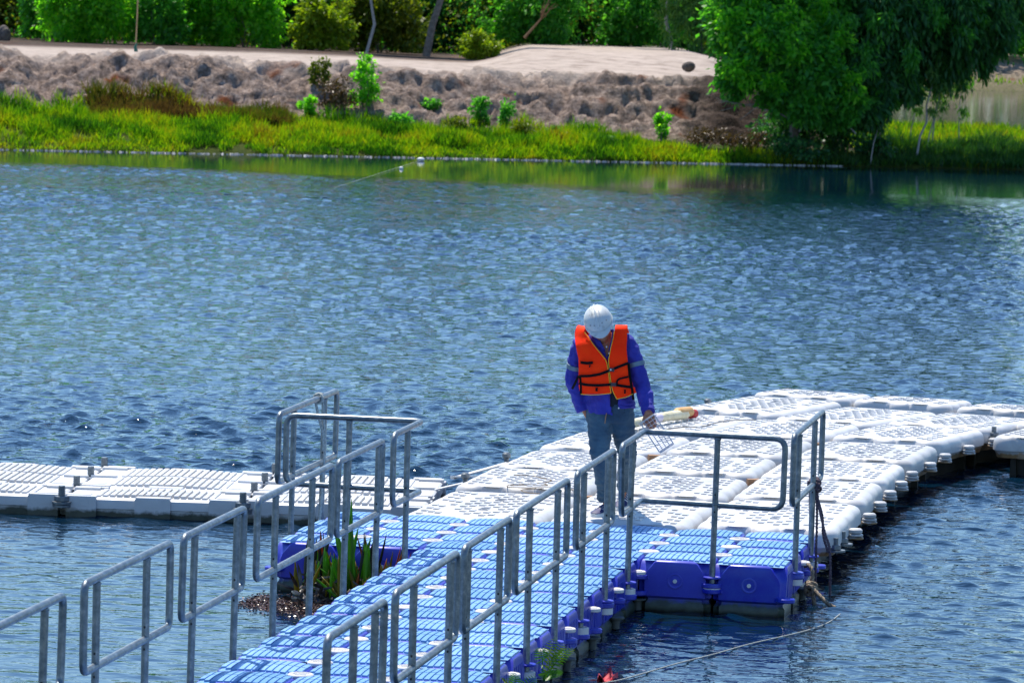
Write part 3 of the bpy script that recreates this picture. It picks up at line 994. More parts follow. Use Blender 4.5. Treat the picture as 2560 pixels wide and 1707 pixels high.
bush(1195, 141, .85, .85, L_YELLOW, 'small yellow green bush alone at the edge of the sand', 9, size=.12)
bush(1335, 157, 2.4, 2.6, L_MID, 'mid green shrub behind the sand mound with a dead frond', 10)
bush(1470, 161, 2.2, 3.0, L_DARK, 'dark green shrub behind the middle of the sand mound', 11)
bush(1590, 159, 2.4, 2.6, L_MID, 'mid green shrub left of the slim leaning trunk on the mound', 12)
bush(1755, 152, 2.0, 4.2, L_WILLOW, 'pale willow-like shrub with drooping leaves beside the big tree', 13, droop=.6, size=.17, asp=.28)
bush(1115, 160, 1.8, 2.4, L_DARK, 'dark shrub in the shade behind the leaning trunk', 14)
bush(120, 151, 1.6, 2.6, L_MID, 'mid green shrub between olive shrub and bright shrub at left', 15)

# trees behind
def tree(u, D, h, w, mat, label, seed, tr=.11, lean=0.0, z0=2.2, bark=None, group='trees behind the sand bank', dens=1.0, name='tree'):
    b = ground_at(u, D)
    cz = (h+z0)/2
    spec = [((lean*cz, 0, cz), (w*.5, w*.45, (h-z0)*.5), int(110*dens), 60, .30, .5, dict(clump=.16)),
            ((lean*h, .2, h*.8), (w*.36, w*.36, h*.22), int(50*dens), 60, .30, .5, dict(clump=.2))]
    top = (lean*h*.9, 0, h*.85)
    tk = [((0, 0, -.1), top, tr, tr*.3)]
    for k in range(4):
        a = k*1.7+seed; zz = z0+(h-z0)*(.15+.15*k)
        tk.append(((lean*zz, 0, zz), (lean*zz+math.cos(a)*w*.4, math.sin(a)*w*.35, zz+h*.18), tr*.4, .02))
    return plant(name, 'tree', label, b, spec, mat, seed, trunk=tk, group=group, part='crown', bark=bark)
tree(912, 145.8, 7.2, 3.4, L_MID, 'tree with a thin pale straight trunk behind the sand', 41, .055, .05, 3.4, M_PALEBARK)
tree(1062, 146.5, 7.8, 4.2, L_MID, 'tree with a thick grey trunk leaning right behind the sand', 42, .13, .17, 3.2)
tree(1682, 153, 7.2, 3.2, L_WILLOW, 'tree with a slim pale trunk leaning left on the mound', 43, .07, -.10, 3.2, M_PALEBARK)
k_ = 50
for u, D, h, w, mt, lab in ((-60, 164, 7, 5, L_DARK, 'dark tree cut off by the left edge behind the olive shrub'),
        (300, 160, 6.0, 5, L_DARK, 'dark tree behind the shrub and the bamboo pole at left'),
        (560, 163, 6.0, 5, L_MID, 'dense tree behind the bright shrubs left of centre'),
        (830, 164, 7, 5, L_DARK, 'dark tree behind the thin pale trunk'),
        (1180, 166, 6.2, 5.5, L_DARK, 'dark tree in the shadow right of the thick leaning trunk'),
        (1400, 170, 6.2, 5.5, L_MID, 'dense green tree above the middle of the sand mound'),
        (1640, 170, 6.2, 5.5, L_DARK, 'dark tree behind the slim trunk leaning left'),
        (1880, 166, 6.2, 5.5, L_MID, 'dense tree seen through the left side of the big tree')):
    tree(u, D, h, w, mt, lab, k_, .12, 0, .5, dens=1.25); k_ += 1

def leaf_mass(name, s0, s1, n0, n1, z0, z1, N, size, mat, seed, base=None):
    rng = np.random.default_rng(seed)
    nc = N//60
    s = rng.uniform(s0, s1, nc); n = rng.uniform(n0, n1, nc); z = z0+(z1-z0)*rng.random(nc)**.85
    s, n, z = (np.repeat(q, 60)+rng.normal(size=nc*60)*a for q, a in ((s, .5), (n, .5), (z, .4)))
    X, Y = bank_xy(s, n)
    g = WATER+terrain(s, n)
    C = np.stack([X, Y, g+np.maximum(z, 0)], 1)
    D = rng.normal(size=C.shape); D[:, 2] -= .5
    Ls = size*rng.uniform(.6, 1.4, len(C))
    V, F = leaf_quads(C, D, Ls, Ls*.55, rng)
    return tag(link(name, np_mesh(name, V, F, mat, False)), 'dense far-off wood closing the view behind the nearer trees' if name == 'woodland' else 'tangled undergrowth filling the gaps between the shrubs' if name == 'undergrowth' else 'distant green wood on the far side of the inlet', 'woodland', kind='stuff')
leaf_mass('woodland', -8, 24, 46, 54, 0, 8.5, 60000, .42, L_DARK, 70)
leaf_mass('undergrowth', -5, 20, 37, 44, 0, 5.5, 30000, .16, L_OLIVE, 72)
leaf_mass('undergrowth', -6, 21, 36, 45, 0, 6, 34000, .15, L_MID, 73)
leaf_mass('distant_woodland', 34, 84, 128, 140, 0, 9, 42000, .55, L_MID, 71)

# dead palm-like frond by the mound
def dead_branch(label, pts, seed, r0=.03, name='dead_branch', sub=5, mat=None, spread=.5):
    rng = np.random.default_rng(seed)
    P = [Vector(p) for p in pts]
    root = thing(name, label, 'branch', P[0])
    m = MB()
    path = [p-P[0] for p in P]
    m.tube(path, [r0*(1-.8*i/(len(path)-1)) for i in range(len(path))], 6)
    L = (P[-1]-P[0]).length
    for k in range(sub):
        i = rng.integers(1, len(path)-1) if len(path) > 2 else 0
        a = path[i]; d = Vector((rng.normal()*.6, rng.normal()*.4, abs(rng.normal())*.5)).normalized()*L*rng.uniform(.2, .5)*spread+(path[-1]-path[0])*.25
        limb(m, a, a+d, r0*.45, r0*.12, rng, 5, .2)
    m.build('wood', mat or M_TWIG, root)
    return root
p = ground_at(1345, 152)
dead_branch('dry brown dead frond hanging in front of the shrub on the mound', [p+Vector((-.5, 0, .25)), p+Vector((0, .3, .9)), p+Vector((.35, .5, 1.9))], 5, .05, sub=9, mat=simple('dead_frond', (.13, .07, .035), (.2, .12, .06), 12, .9))

# plants growing on the bank face: u, D, height, width
def bank_plant(u, D, h, w, mat, label, seed, name='bank_shrub', size=.10, asp=.55, nc=26, droop=.2, shape=None):
    b = ground_at(u, D)
    spec = shape or [((0, 0, h*.55), (w*.5, w*.4, h*.5), nc, 30, size, asp, dict(droop=droop, clump=.2))]
    return plant(name, 'shrub', label, b, spec, mat, seed, group='small plants on the bank')
bank_plant(915, 122.2, 1.35, .9, L_BRIGHT, 'tall bright sapling in front of the bank left of centre', 81, 'sapling', .11, .6, shape=[
    ((0, 0, .42), (.40, .35, .42), 26, 30, .11, .6, dict(clump=.2)), ((-.05, 0, .95), (.30, .25, .36), 18, 28, .11, .6, dict(clump=.2)), ((-.12, 0, 1.32), (.2, .16, .2), 8, 24, .10, .6, dict(clump=.2))])
bank_plant(1661, 122.6, .78, .42, L_BRIGHT, 'slender bright green sapling against the bank left of the big tree', 82, 'sapling', .10, .6, nc=20)
bank_plant(772, 121.4, .5, .5, L_BRIGHT, 'small bright green bush left of the tall sapling', 83)
bank_plant(838, 122.0, .75, 1.0, L_DRY, 'dark dry brown bush beside the tall sapling', 84, 'dry_shrub', nc=30)
bank_plant(800, 122.8, .75, .5, L_OLIVE, 'grey green tuft above the dry brown bush', 85)
bank_plant(1003, 121.4, .45, .55, L_MID, 'small grey green bush right of the tall sapling', 86)
bank_plant(1083, 123.0, .32, .42, L_MID, 'little green tuft high on the bank face', 87, nc=14)
bank_plant(1203, 122.2, .75, .5, L_MID, 'green bush below the reddish soil patch', 88)
bank_plant(1270, 122.0, .85, .42, L_MID, 'upright green bush just right of the reddish soil', 89)
bank_plant(1140, 121.2, .42, .7, L_OLIVE, 'olive weeds at the foot of the bank below the reddish soil', 90)
bank_plant(1300, 121.2, .40, .8, L_OLIVE, 'olive weeds right of the upright bush at the bank foot', 91)
bank_plant(1400, 121.2, .36, .6, L_WILLOW, 'pale green weeds at the top of the grass in mid photo', 92, nc=16)
bank_plant(1500, 121.0, .32, .7, L_WILLOW, 'pale weeds at the grass top left of the slender sapling', 93, nc=16)

# ------------------------------------------------------------- big trees on the right
L_DROOP = leaf_mat('leaf_drooping', [(.016, .09, .026), (.035, .15, .034), (.075, .23, .04)], trans=.48)
def big_trees():
    b = ground_at(1985, 121.6)
    spec = []
    for (u, v, D, rw, rh, nc) in ((1850, 60, 121.5, .85, 1.1, 34), (1845, 180, 120.8, .55, .6, 22), (1875, 130, 121, .5, .5, 16), (1950, 30, 122, 1.0, 1.0, 40), (1990, 160, 121, .75, .9, 34), (2060, 90, 123, 1.0, 1.2, 40), (1930, 235, 120.8, .35, .32, 8),
            (2100, 220, 121.2, .55, .55, 22), (1900, -120, 122, 1.4, 1.3, 40), (2080, -120, 123, 1.5, 1.4, 40), (1960, -290, 122.4, 1.9, 1.4, 50), (1850, -230, 121.6, 1.0, 1.0, 26), (2030, 265, 120.6, .40, .40, 14), (2165, 255, 121.6, .5, .5, 18), (2085, 285, 121, .4, .35, 12), (1975, 250, 121.4, .5, .5, 16), (2200, 230, 122, .5, .5, 16), (1960, 215, 120.6, .5, .55, 18), (2010, 275, 120.4, .35, .4, 13), (2110, 270, 120.8, .45, .4, 15), (1930, 110, 120.6, .7, .8, 26), (2040, 180, 120.6, .6, .8, 26)):
        q = at(u, v, D)-b
        spec.append(((q.x, q.y, q.z), (rw, rw*.8, rh), int(nc*2.6), 44, .19, .52, dict(droop=.35, clump=.2)))
    q0 = (0, 0, -.2)
    t1 = at(2010, 60, 122)-b; t2 = at(1860, 80, 121.6)-b; t3 = at(2090, -60, 123)-b; t4 = at(2110, 180, 121.4)-b
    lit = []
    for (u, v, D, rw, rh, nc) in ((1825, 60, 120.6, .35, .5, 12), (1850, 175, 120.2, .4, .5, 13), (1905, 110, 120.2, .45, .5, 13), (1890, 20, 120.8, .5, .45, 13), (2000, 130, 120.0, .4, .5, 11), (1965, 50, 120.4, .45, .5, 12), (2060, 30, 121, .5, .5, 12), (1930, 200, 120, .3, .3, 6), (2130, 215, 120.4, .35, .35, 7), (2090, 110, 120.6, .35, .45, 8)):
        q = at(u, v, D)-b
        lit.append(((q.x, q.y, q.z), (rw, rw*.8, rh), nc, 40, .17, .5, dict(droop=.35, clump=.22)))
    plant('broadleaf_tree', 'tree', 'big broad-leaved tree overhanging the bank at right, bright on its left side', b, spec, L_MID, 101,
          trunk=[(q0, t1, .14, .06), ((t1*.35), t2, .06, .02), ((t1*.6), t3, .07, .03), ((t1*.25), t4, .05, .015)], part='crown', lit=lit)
    b2 = ground_at(2190, 123.4)
    spec = []
    for (u, v, D, rw, rh, nc) in ((2190, 30, 123, .9, 1.3, 40), (2260, 120, 123, .75, 1.0, 40), (2330, 40, 123.6, .9, 1.2, 40), (2400, 110, 123.4, .55, .9, 28), (2440, 20, 124, .9, 1.1, 34), (2200, 170, 122.6, .5, .6, 22),
            (2350, 165, 123, .4, .5, 14), (2460, 140, 123.5, .26, .45, 8), (2520, 10, 125, .8, .9, 22), (2250, -130, 123.5, 1.7, 1.4, 50), (2450, -140, 124, 1.6, 1.3, 40), (2240, -300, 123, 2.0, 1.5, 50), (2440, -300, 123.4, 1.8, 1.4, 46), (2480, 60, 122.8, .6, .8, 22), (2270, 225, 122.4, .3, .35, 8), (2190, 240, 121.6, .45, .55, 20), (2130, 180, 121.2, .6, .7, 24), (2240, 200, 121.8, .5, .55, 20), (2160, 285, 121.2, .35, .3, 10), (2230, 60, 122, .9, 1.0, 40), (2380, 60, 122.6, .9, 1.0, 36)):
        q = at(u, v, D)-b2
        spec.append(((q.x, q.y, q.z), (rw, rw*.8, rh), int(nc*2.6), 44, .25, .28, dict(droop=.95, clump=.2, flat=1.3)))
    t1 = at(2260, -20, 123.4)-b2; t2 = at(2400, 60, 123.4)-b2; t3 = at(2200, 60, 123)-b2
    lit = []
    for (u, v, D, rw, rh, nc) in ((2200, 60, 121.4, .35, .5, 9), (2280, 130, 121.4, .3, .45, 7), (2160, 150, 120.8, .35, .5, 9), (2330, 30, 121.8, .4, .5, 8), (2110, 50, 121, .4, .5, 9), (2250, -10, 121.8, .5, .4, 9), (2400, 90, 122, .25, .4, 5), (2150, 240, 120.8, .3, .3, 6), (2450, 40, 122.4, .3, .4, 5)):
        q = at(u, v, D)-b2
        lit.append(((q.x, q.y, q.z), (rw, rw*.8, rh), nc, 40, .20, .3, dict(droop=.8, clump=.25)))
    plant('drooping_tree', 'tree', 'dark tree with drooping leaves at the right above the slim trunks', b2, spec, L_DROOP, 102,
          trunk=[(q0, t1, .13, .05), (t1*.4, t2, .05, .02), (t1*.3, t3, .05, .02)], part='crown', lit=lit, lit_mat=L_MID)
big_trees()
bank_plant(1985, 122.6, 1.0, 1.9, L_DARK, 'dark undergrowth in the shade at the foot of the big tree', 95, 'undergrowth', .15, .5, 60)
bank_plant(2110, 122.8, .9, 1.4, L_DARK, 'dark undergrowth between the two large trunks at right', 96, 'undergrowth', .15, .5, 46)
bank_plant(2000, 121.1, .6, 1.3, L_DARK, 'added dark scrub covering the big tree trunk in place of shade', 97, 'undergrowth', .13, .5, 40)  # both scrubs added to darken trunk feet that lie in shade
bank_plant(2195, 122.0, .75, .9, L_DARK, 'added dark scrub in place of shade at the drooping tree foot', 98, 'undergrowth', .13, .5, 34)
bank_plant(1765, 121.9, .5, 1.2, L_DRY, 'brown dry scrub on the slope left of the big tree', 99, 'dry_shrub', .09, .5, 30)
bank_plant(1870, 121.6, .55, 1.3, L_DRY, 'tangled brown scrub in the shade under the big tree', 100, 'dry_shrub', .09, .5, 34)
for k, (u0, v0, u1, v1, D, r_, lab) in enumerate((
        (2297, 338, 2335, 190, 122.5, .035, 'tallest slim trunk at right, leaning right from the grass edge'),
        (2322, 325, 2352, 215, 123.5, .022, 'slim trunk just right of the tallest slim trunk'),
        (2335, 325, 2350, 180, 124, .024, 'slim dark upright trunk right of the leaning pair'),
        (2283, 300, 2290, 210, 125, .018, 'thin stem behind and left of the tallest slim trunk'),
        (2402, 315, 2402, 205, 125, .016, 'lone thin dark stem standing farthest right by the inlet'),
        (2185, 325, 2205, 245, 121.6, .02, 'short grey stem at the foot of the drooping tree'))):
    b = ground_at(u0, D)
    top = at(u1, v1, D+.2)-b
    spec = [((top.x, top.y, top.z), (.34, .3, .42), 12, 26, .16, .28, dict(droop=.8, clump=.25)), ((top.x*.6+.1, top.y*.6, top.z*.62), (.22, .2, .25), 5, 18, .14, .28, dict(droop=.8, clump=.3))]
    plant('slim_tree', 'tree', lab, b, spec, L_WILLOW, 110+k, trunk=[((0, 0, -.1), tuple(top), r_, r_*.5)], part='crown', group='slim trees at the right end of the bank', bark=M_PALEBARK)
for k, (pts, lab) in enumerate((
        ([(1995, 300), (1930, 262), (1860, 262), (1800, 278)], 'long bare grey branch fallen leftwards below the big tree'),
        ([(1990, 305), (1940, 280), (1890, 270), (1850, 300)], 'bare grey branch bowed down below the fallen one'),
        ([(2140, 335), (2118, 312), (2120, 295), (2075, 305)], 'crooked pale root at the foot of the big tree'),
        ([(1998, 330), (2008, 305), (2002, 280), (2018, 262)], 'forked bare twig standing under the big tree'))):
    P = [at(u, v, 120.6+.12*i) for i, (u, v) in enumerate(pts)]
    dead_branch(lab, P, 120+k, .028 if k < 2 else .02, sub=5 if k < 2 else 2, spread=.8)

# ------------------------------------------------------------- grass
def grass_mat(name, stops):
    m = leaf_mat(name, [(.1, .1, .1), (.1, .1, .1)], .6, .55, 1.25)
    nt = m.node_tree
    p = nt.nodes['Principled BSDF']; p.inputs['Specular IOR Level'].default_value = .15
    P = pos(nt)
    g = nt.nodes.new('ShaderNodeNewGeometry')
    f = math_n(nt, 'ADD', math_n(nt, 'MULTIPLY', math_n(nt, 'ADD', math_n(nt, 'MULTIPLY', noise(nt, .62, 4, .7, P), 2.1), -.55), .78), math_n(nt, 'MULTIPLY', g.outputs['Random Per Island'], .22))
    c = ramp(nt, f, stops)
    nt.links.new(c, p.inputs['Base Color'])
    t = [n for n in nt.nodes if n.type == 'BSDF_TRANSLUCENT'][0]
    nt.links.new(mix(nt, 1.0, c, (1.3, 1.35, .4), 'MULTIPLY'), t.inputs[0])
    return m
M_GRASS = grass_mat('lush_grass', [(.24, (.014, .07, .006)), (.38, (.05, .17, .008)), (.50, (.15, .30, .006)), (.62, (.27, .36, .008)), (.72, (.26, .23, .012)), (.82, (.14, .085, .02))])
M_DRYG = grass_mat('dry_grass', [(.32, (.05, .08, .010)), (.44, (.085, .10, .015)), (.54, (.11, .075, .028)), (.66, (.085, .05, .028))])

def blades(name, s, n, h, w, mat, seed, label):
    rng = np.random.default_rng(seed); N = len(s)
    X, Y = bank_xy(s, n); g = WATER+terrain(s, n)
    C = np.stack([X, Y, g-.02], 1)
    D = np.stack([rng.normal(size=N)*.32, rng.normal(size=N)*.32-.08, np.ones(N)], 1)
    V, F = leaf_quads(C, D, h, w, rng, .5)
    return tag(link(name, np_mesh(name, V, F, mat, False)), label, 'grass', kind='stuff')
_r = np.random.default_rng(5)
N_ = 120000
s_ = _r.uniform(-17, 18.4, N_); n_ = _r.random(N_)
gn_ = grass_n(s_)
n_ = .02+n_*(gn_+.5)
keep = fbm(s_*1.0, n_*1.6, .7, 8, 3) > .36
keep &= ~((s_ > 3.6) & (s_ < 11) & (n_ > 2.6-2.1*smooth(3.6, 6.2, s_)+.7*fbm(s_, n_*0, 1.2, 3)))
s_, n_ = s_[keep], n_[keep]
tuft = np.clip(1.5*fbm(s_, n_*1.3, .9, 15, 4)-.25, 0, 1.1)
h_ = (.12+.42*tuft)*_r.uniform(.6, 1.25, len(s_))*(1-.45*smooth(1.6, .0, n_))
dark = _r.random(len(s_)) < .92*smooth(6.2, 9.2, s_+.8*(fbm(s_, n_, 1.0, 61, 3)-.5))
w_ = np.full(len(s_), .020)*_r.uniform(.7, 1.6, len(s_))
blades('grass', s_[~dark], n_[~dark], h_[~dark], w_[~dark], M_GRASS, 6, 'lush yellow green grass growing on the slope down to the water')
M_SHADEG = leaf_mat('grass_shade_tint', [(.012, .055, .014), (.025, .10, .018), (.06, .16, .02)], trans=.4)  # same grass in darker green: tree shade put into the blade colour
blades('shaded_grass', s_[dark], n_[dark], h_[dark]*1.25, w_[dark]*1.2, M_SHADEG, 16, 'coarse grass below the big trees, their shade put into its dark green')
# taller, browner growth between the grass and the sand on the left
N_ = 26000
s_ = np.concatenate([_r.uniform(-17, -3.2, N_), _r.uniform(-4.6, -2.5, 2000)])
gn_ = grass_n(s_)
n_ = gn_-.7+_r.random(len(s_))*1.25
den = fbm(s_, n_*.3, 1.5, 44, 3)
band = smooth(-10.5, -9.6, s_)*(1-smooth(-5.4, -4.2, s_))+(1-smooth(-13.4, -12.6, s_))
keep = (den*.55+band*.75) > .62
s_, n_ = s_[keep], n_[keep]
h_ = (.22+.42*fbm(s_, n_, .9, 25, 3))*_r.uniform(.6, 1.25, len(s_))
blades('dry_grass', s_, n_, h_, np.full(len(s_), .020)*_r.uniform(.7, 1.5, len(s_)), M_DRYG, 7, 'brownish tall grass along the foot of the sand face at left')
# spit and far side of the inlet
N_ = 16000
n_ = 4.0+_r.random(N_)**1.3*22; s_ = 9.6+SKEW*n_+_r.random(N_)*7
h_ = _r.uniform(.18, .5, N_)
blades('spit_grass', s_, n_, h_, np.full(N_, .04), M_GRASS, 8, 'bright grass on the low spit behind the slim trees')
N_ = 9000
n_ = _r.uniform(116.5, 121, N_); s_ = _r.uniform(34, 72, N_)
blades('inlet_grass', s_, n_, _r.uniform(.25, .7, N_), np.full(N_, .07), M_GRASS, 9, 'green grass along the far edge of the inlet')

# pale dry debris along the water's edge
def shore_debris():
    rng = np.random.default_rng(3); m = MB()
    N = 1500
    for k in range(N):
        s = rng.uniform(-17, 9.2); n = rng.normal()*.09+.03
        if rng.random() < .25 and fbm(np.array([s]), np.array([0.]), 1.2, 7)[0] < .42: continue
        x, y = bank_xy(s, n); r_ = rng.uniform(.008, .03)*(1 if rng.random() < .8 else 1.7)
        m.box((x, y, WATER+.012), (r_*rng.uniform(1.5, 4), r_*1.4, r_*.8), rng.uniform(0, 3), False, .4)
    o = m.build('shore_debris', simple('bleached_debris', (.30, .27, .25), (.55, .53, .51), 15, .6), smooth=0)
    tag(o, 'pale broken debris lying along the water line below the grass', 'debris', kind='stuff')
shore_debris()

# ------------------------------------------------------------- rocks, pole
def rock(label, base, d, seed, mat, name='rock'):
    bm = bmesh.new(); bmesh.ops.create_icosphere(bm, subdivisions=3, radius=1)
    r = np.random.default_rng(seed); ks = r.normal(size=(7, 3))*2.2; ph = r.uniform(0, 6, 7)
    for v in bm.verts:
        k = 1+sum(.07*math.sin(v.co.dot(Vector(ks[i]))+ph[i]) for i in range(7))
        v.co = Vector((v.co.x*d[0]*k, v.co.y*d[1]*k, v.co.z*d[2]*k+d[2]*.6))
    me = bpy.data.meshes.new(name); bm.to_mesh(me); bm.free(); me.materials.append(mat)
    return tag(link(name, me, None, base), label, 'rock')
M_ROCK = simple('dark_clod', (.06, .05, .045), (.16, .13, .11), 5, .95, bscale=9, bstr=.7, bdist=.05, space='Object')
rock('dark boulder alone on the pale sand left of the big tree', at(1722, 166, 128.5)-Vector((0, 0, .12)), (.19, .15, .14), 1, M_ROCK)
rock('brown earth clod on the sand at the far left edge', ground_at(8, 146), (.22, .2, .28), 2, M_ROCK)
M_SAND2 = simple('sandy_lump', (.20, .165, .14), (.34, .28, .24), 4, .95, bscale=10, bstr=.7, bdist=.05)
for k, (u, v, D, d, lab) in enumerate(((115, 172, 123.2, (.62, .3, .22), 'largest flat-topped earth slab on the sand face at far left'),
        (25, 152, 123.4, (.45, .3, .2), 'earth slab at the left edge above the largest slab'),
        (215, 165, 123.3, (.34, .25, .2), 'tilted earth slab right of the largest slab'),
        (550, 178, 123.4, (.42, .25, .17), 'earth block with shaded front below the sand, left of sapling'))):
    rock(lab, at(u, v, D)-Vector((0, 0, d[2]*.6)), d, 10+k, M_SAND2, 'earth_slab')
pl = at(338, 136, 131)
pr = thing('bamboo_pole', 'thin upright bamboo pole with a green cloth at its foot on the sand', 'pole', pl)
m = MB(); m.tube([(0, 0, -.2), (.03, 0, 1.0), (.05, 0, 2.6)], [.022, .020, .016], 7); m.build('pole', simple('bamboo', (.30, .20, .09), (.42, .30, .15), 8, .6), pr)
m = MB(); m.tube([(0, -.02, 0), (.03, -.03, .09), (.0, -.02, .2), (.04, -.02, .3)], [.07, .055, .045, .02], 8); m.build('cloth', simple('green_cloth', (.02, .11, .08), (.04, .17, .12), 12, .8), pr)
# ------------------------------------------------------------------ the man
def solid(name, mb, mat, voxel, parent=None, smooth_it=6, post=None, factor=.5):
    """closed shapes fused into one continuous skin"""
    me = mb.mesh(name, mat, 0)
    o = bpy.data.objects.new(name, me); COL.objects.link(o)
    md = o.modifiers.new('r', 'REMESH'); md.mode = 'VOXEL'; md.voxel_size = voxel; md.use_smooth_shade = True
    if smooth_it:
        sm = o.modifiers.new('s', 'SMOOTH'); sm.iterations = smooth_it; sm.factor = factor
    dg = bpy.context.evaluated_depsgraph_get()
    new = bpy.data.meshes.new_from_object(o.evaluated_get(dg))
    o.modifiers.clear(); old = o.data; o.data = new; bpy.data.meshes.remove(old)
    new.name = name
    new.materials.clear(); new.materials.append(mat)
    if post:
        n = len(new.vertices); co = np.empty(n*3, np.float32); new.vertices.foreach_get('co', co)
        nr = np.empty(n*3, np.float32); new.vertices.foreach_get('normal', nr)
        co2, kill = post(co.reshape(-1, 3), nr.reshape(-1, 3))
        new.vertices.foreach_set('co', co2.astype(np.float32).ravel())
        if kill is not None and kill.any():
            bm = bmesh.new(); bm.from_mesh(new); bm.verts.ensure_lookup_table()
            bmesh.ops.delete(bm, geom=[bm.verts[i] for i in np.nonzero(kill)[0]], context='VERTS')
            bm.to_mesh(new); bm.free()
        new.update()
    new.polygons.foreach_set('use_smooth', [True]*len(new.polygons))
    if parent:
        o.parent = parent; o.matrix_parent_inverse = parent.matrix_basis.inverted()
    return o

def ell_rings(m, rows, n=20, cap=True):
    """rows: (cx, cy, z, rx, ry)"""
    m.rings([[(cx+rx*math.cos(2*math.pi*k/n), cy+ry*math.sin(2*math.pi*k/n), z) for k in range(n)] for cx, cy, z, rx, ry in rows], cap, cap)

def blob(m, c, r, M3=None, n=12):
    rs = []
    for i in range(1, n):
        a = -math.pi/2+math.pi*i/n
        ring = []
        for k in range(16):
            p = Vector((r[0]*math.cos(a)*math.cos(2*math.pi*k/16), r[1]*math.cos(a)*math.sin(2*math.pi*k/16), r[2]*math.sin(a)))
            if M3: p = M3 @ p
            ring.append((c[0]+p.x, c[1]+p.y, c[2]+p.z))
        rs.append(ring)
    m.rings(rs)

PB = Vector((.90, 2.45, WT))
man = thing('person', 'man in white hard hat, orange life vest, blue jacket and jeans, looking down', 'person', PB)
def pchild(o, parent=None):
    o.parent = parent or man
    o.matrix_parent_inverse = Matrix.Translation(-PB)
    return o

SKIN, _nt, _p = new_mat('skin')
_nt.links.new(ramp(_nt, noise(_nt, 14, 3, .6, pos(_nt)), [(.35, (.33, .125, .062)), (.65, (.42, .18, .095))]), _p.inputs['Base Color'])
_p.inputs['Roughness'].default_value = .5; _p.inputs['Subsurface Weight'].default_value = .12; _p.inputs['Subsurface Radius'].default_value = (.012, .004, .002)
JACK, _nt, _p = new_mat('blue_twill')
_nt.links.new(ramp(_nt, noise(_nt, 6, 4, .6, pos(_nt)), [(.3, (.020, .022, .27)), (.7, (.035, .038, .36))]), _p.inputs['Base Color'])
_p.inputs['Roughness'].default_value = .8
bump(_nt, _p, noise(_nt, 26, 4, .6, pos(_nt), .6), .55, .02)
JEAN, _nt, _p = new_mat('faded_denim')
_nt.links.new(ramp(_nt, noise(_nt, 5, 4, .6, pos(_nt)), [(.3, (.022, .050, .088)), (.55, (.045, .095, .14)), (.75, (.085, .155, .20))]), _p.inputs['Base Color'])
_p.inputs['Roughness'].default_value = .9
bump(_nt, _p, noise(_nt, 22, 4, .6, pos(_nt), .8), .5, .02)
VEST = simple('orange_nylon', (1.25, .030, .001), (1.35, .046, .001), 9, .7, bscale=14, bstr=.25, bdist=.02, spec=.12)
YEL = simple('yellow_piping', (.85, .50, .02))
BLK = simple('black_webbing', (.006, .005, .006), (.010, .009, .010), 60, .8, spec=.08)
TEE = simple('dark_tshirt', (.010, .016, .028), rough=.9)
HAT = simple('white_hard_hat', (.27, .285, .28), (.56, .58, .57), 16, .34, lo=.28, hi=.46)
GREY = simple('grey_reflective', (.10, .17, .22), (.16, .24, .30), 20, .5)
WHITE = simple('white_leather', (.66, .66, .64), (.76, .76, .74), 20, .5)
NAVY = simple('navy_suede', (.010, .012, .075), (.02, .022, .11), 20, .6)

def seg(m, pts, rad, n=12): m.tube([Vector(p) for p in pts], rad, n)

# --- head frame
HC = Vector((.836, 2.310, 1.408))
HR = (Matrix.Rotation(R(-13), 3, 'Y') @ Matrix.Rotation(R(38), 3, 'X') @ Matrix.Rotation(R(8), 3, 'Z'))
def H(p): return tuple(HC+HR @ Vector(p))

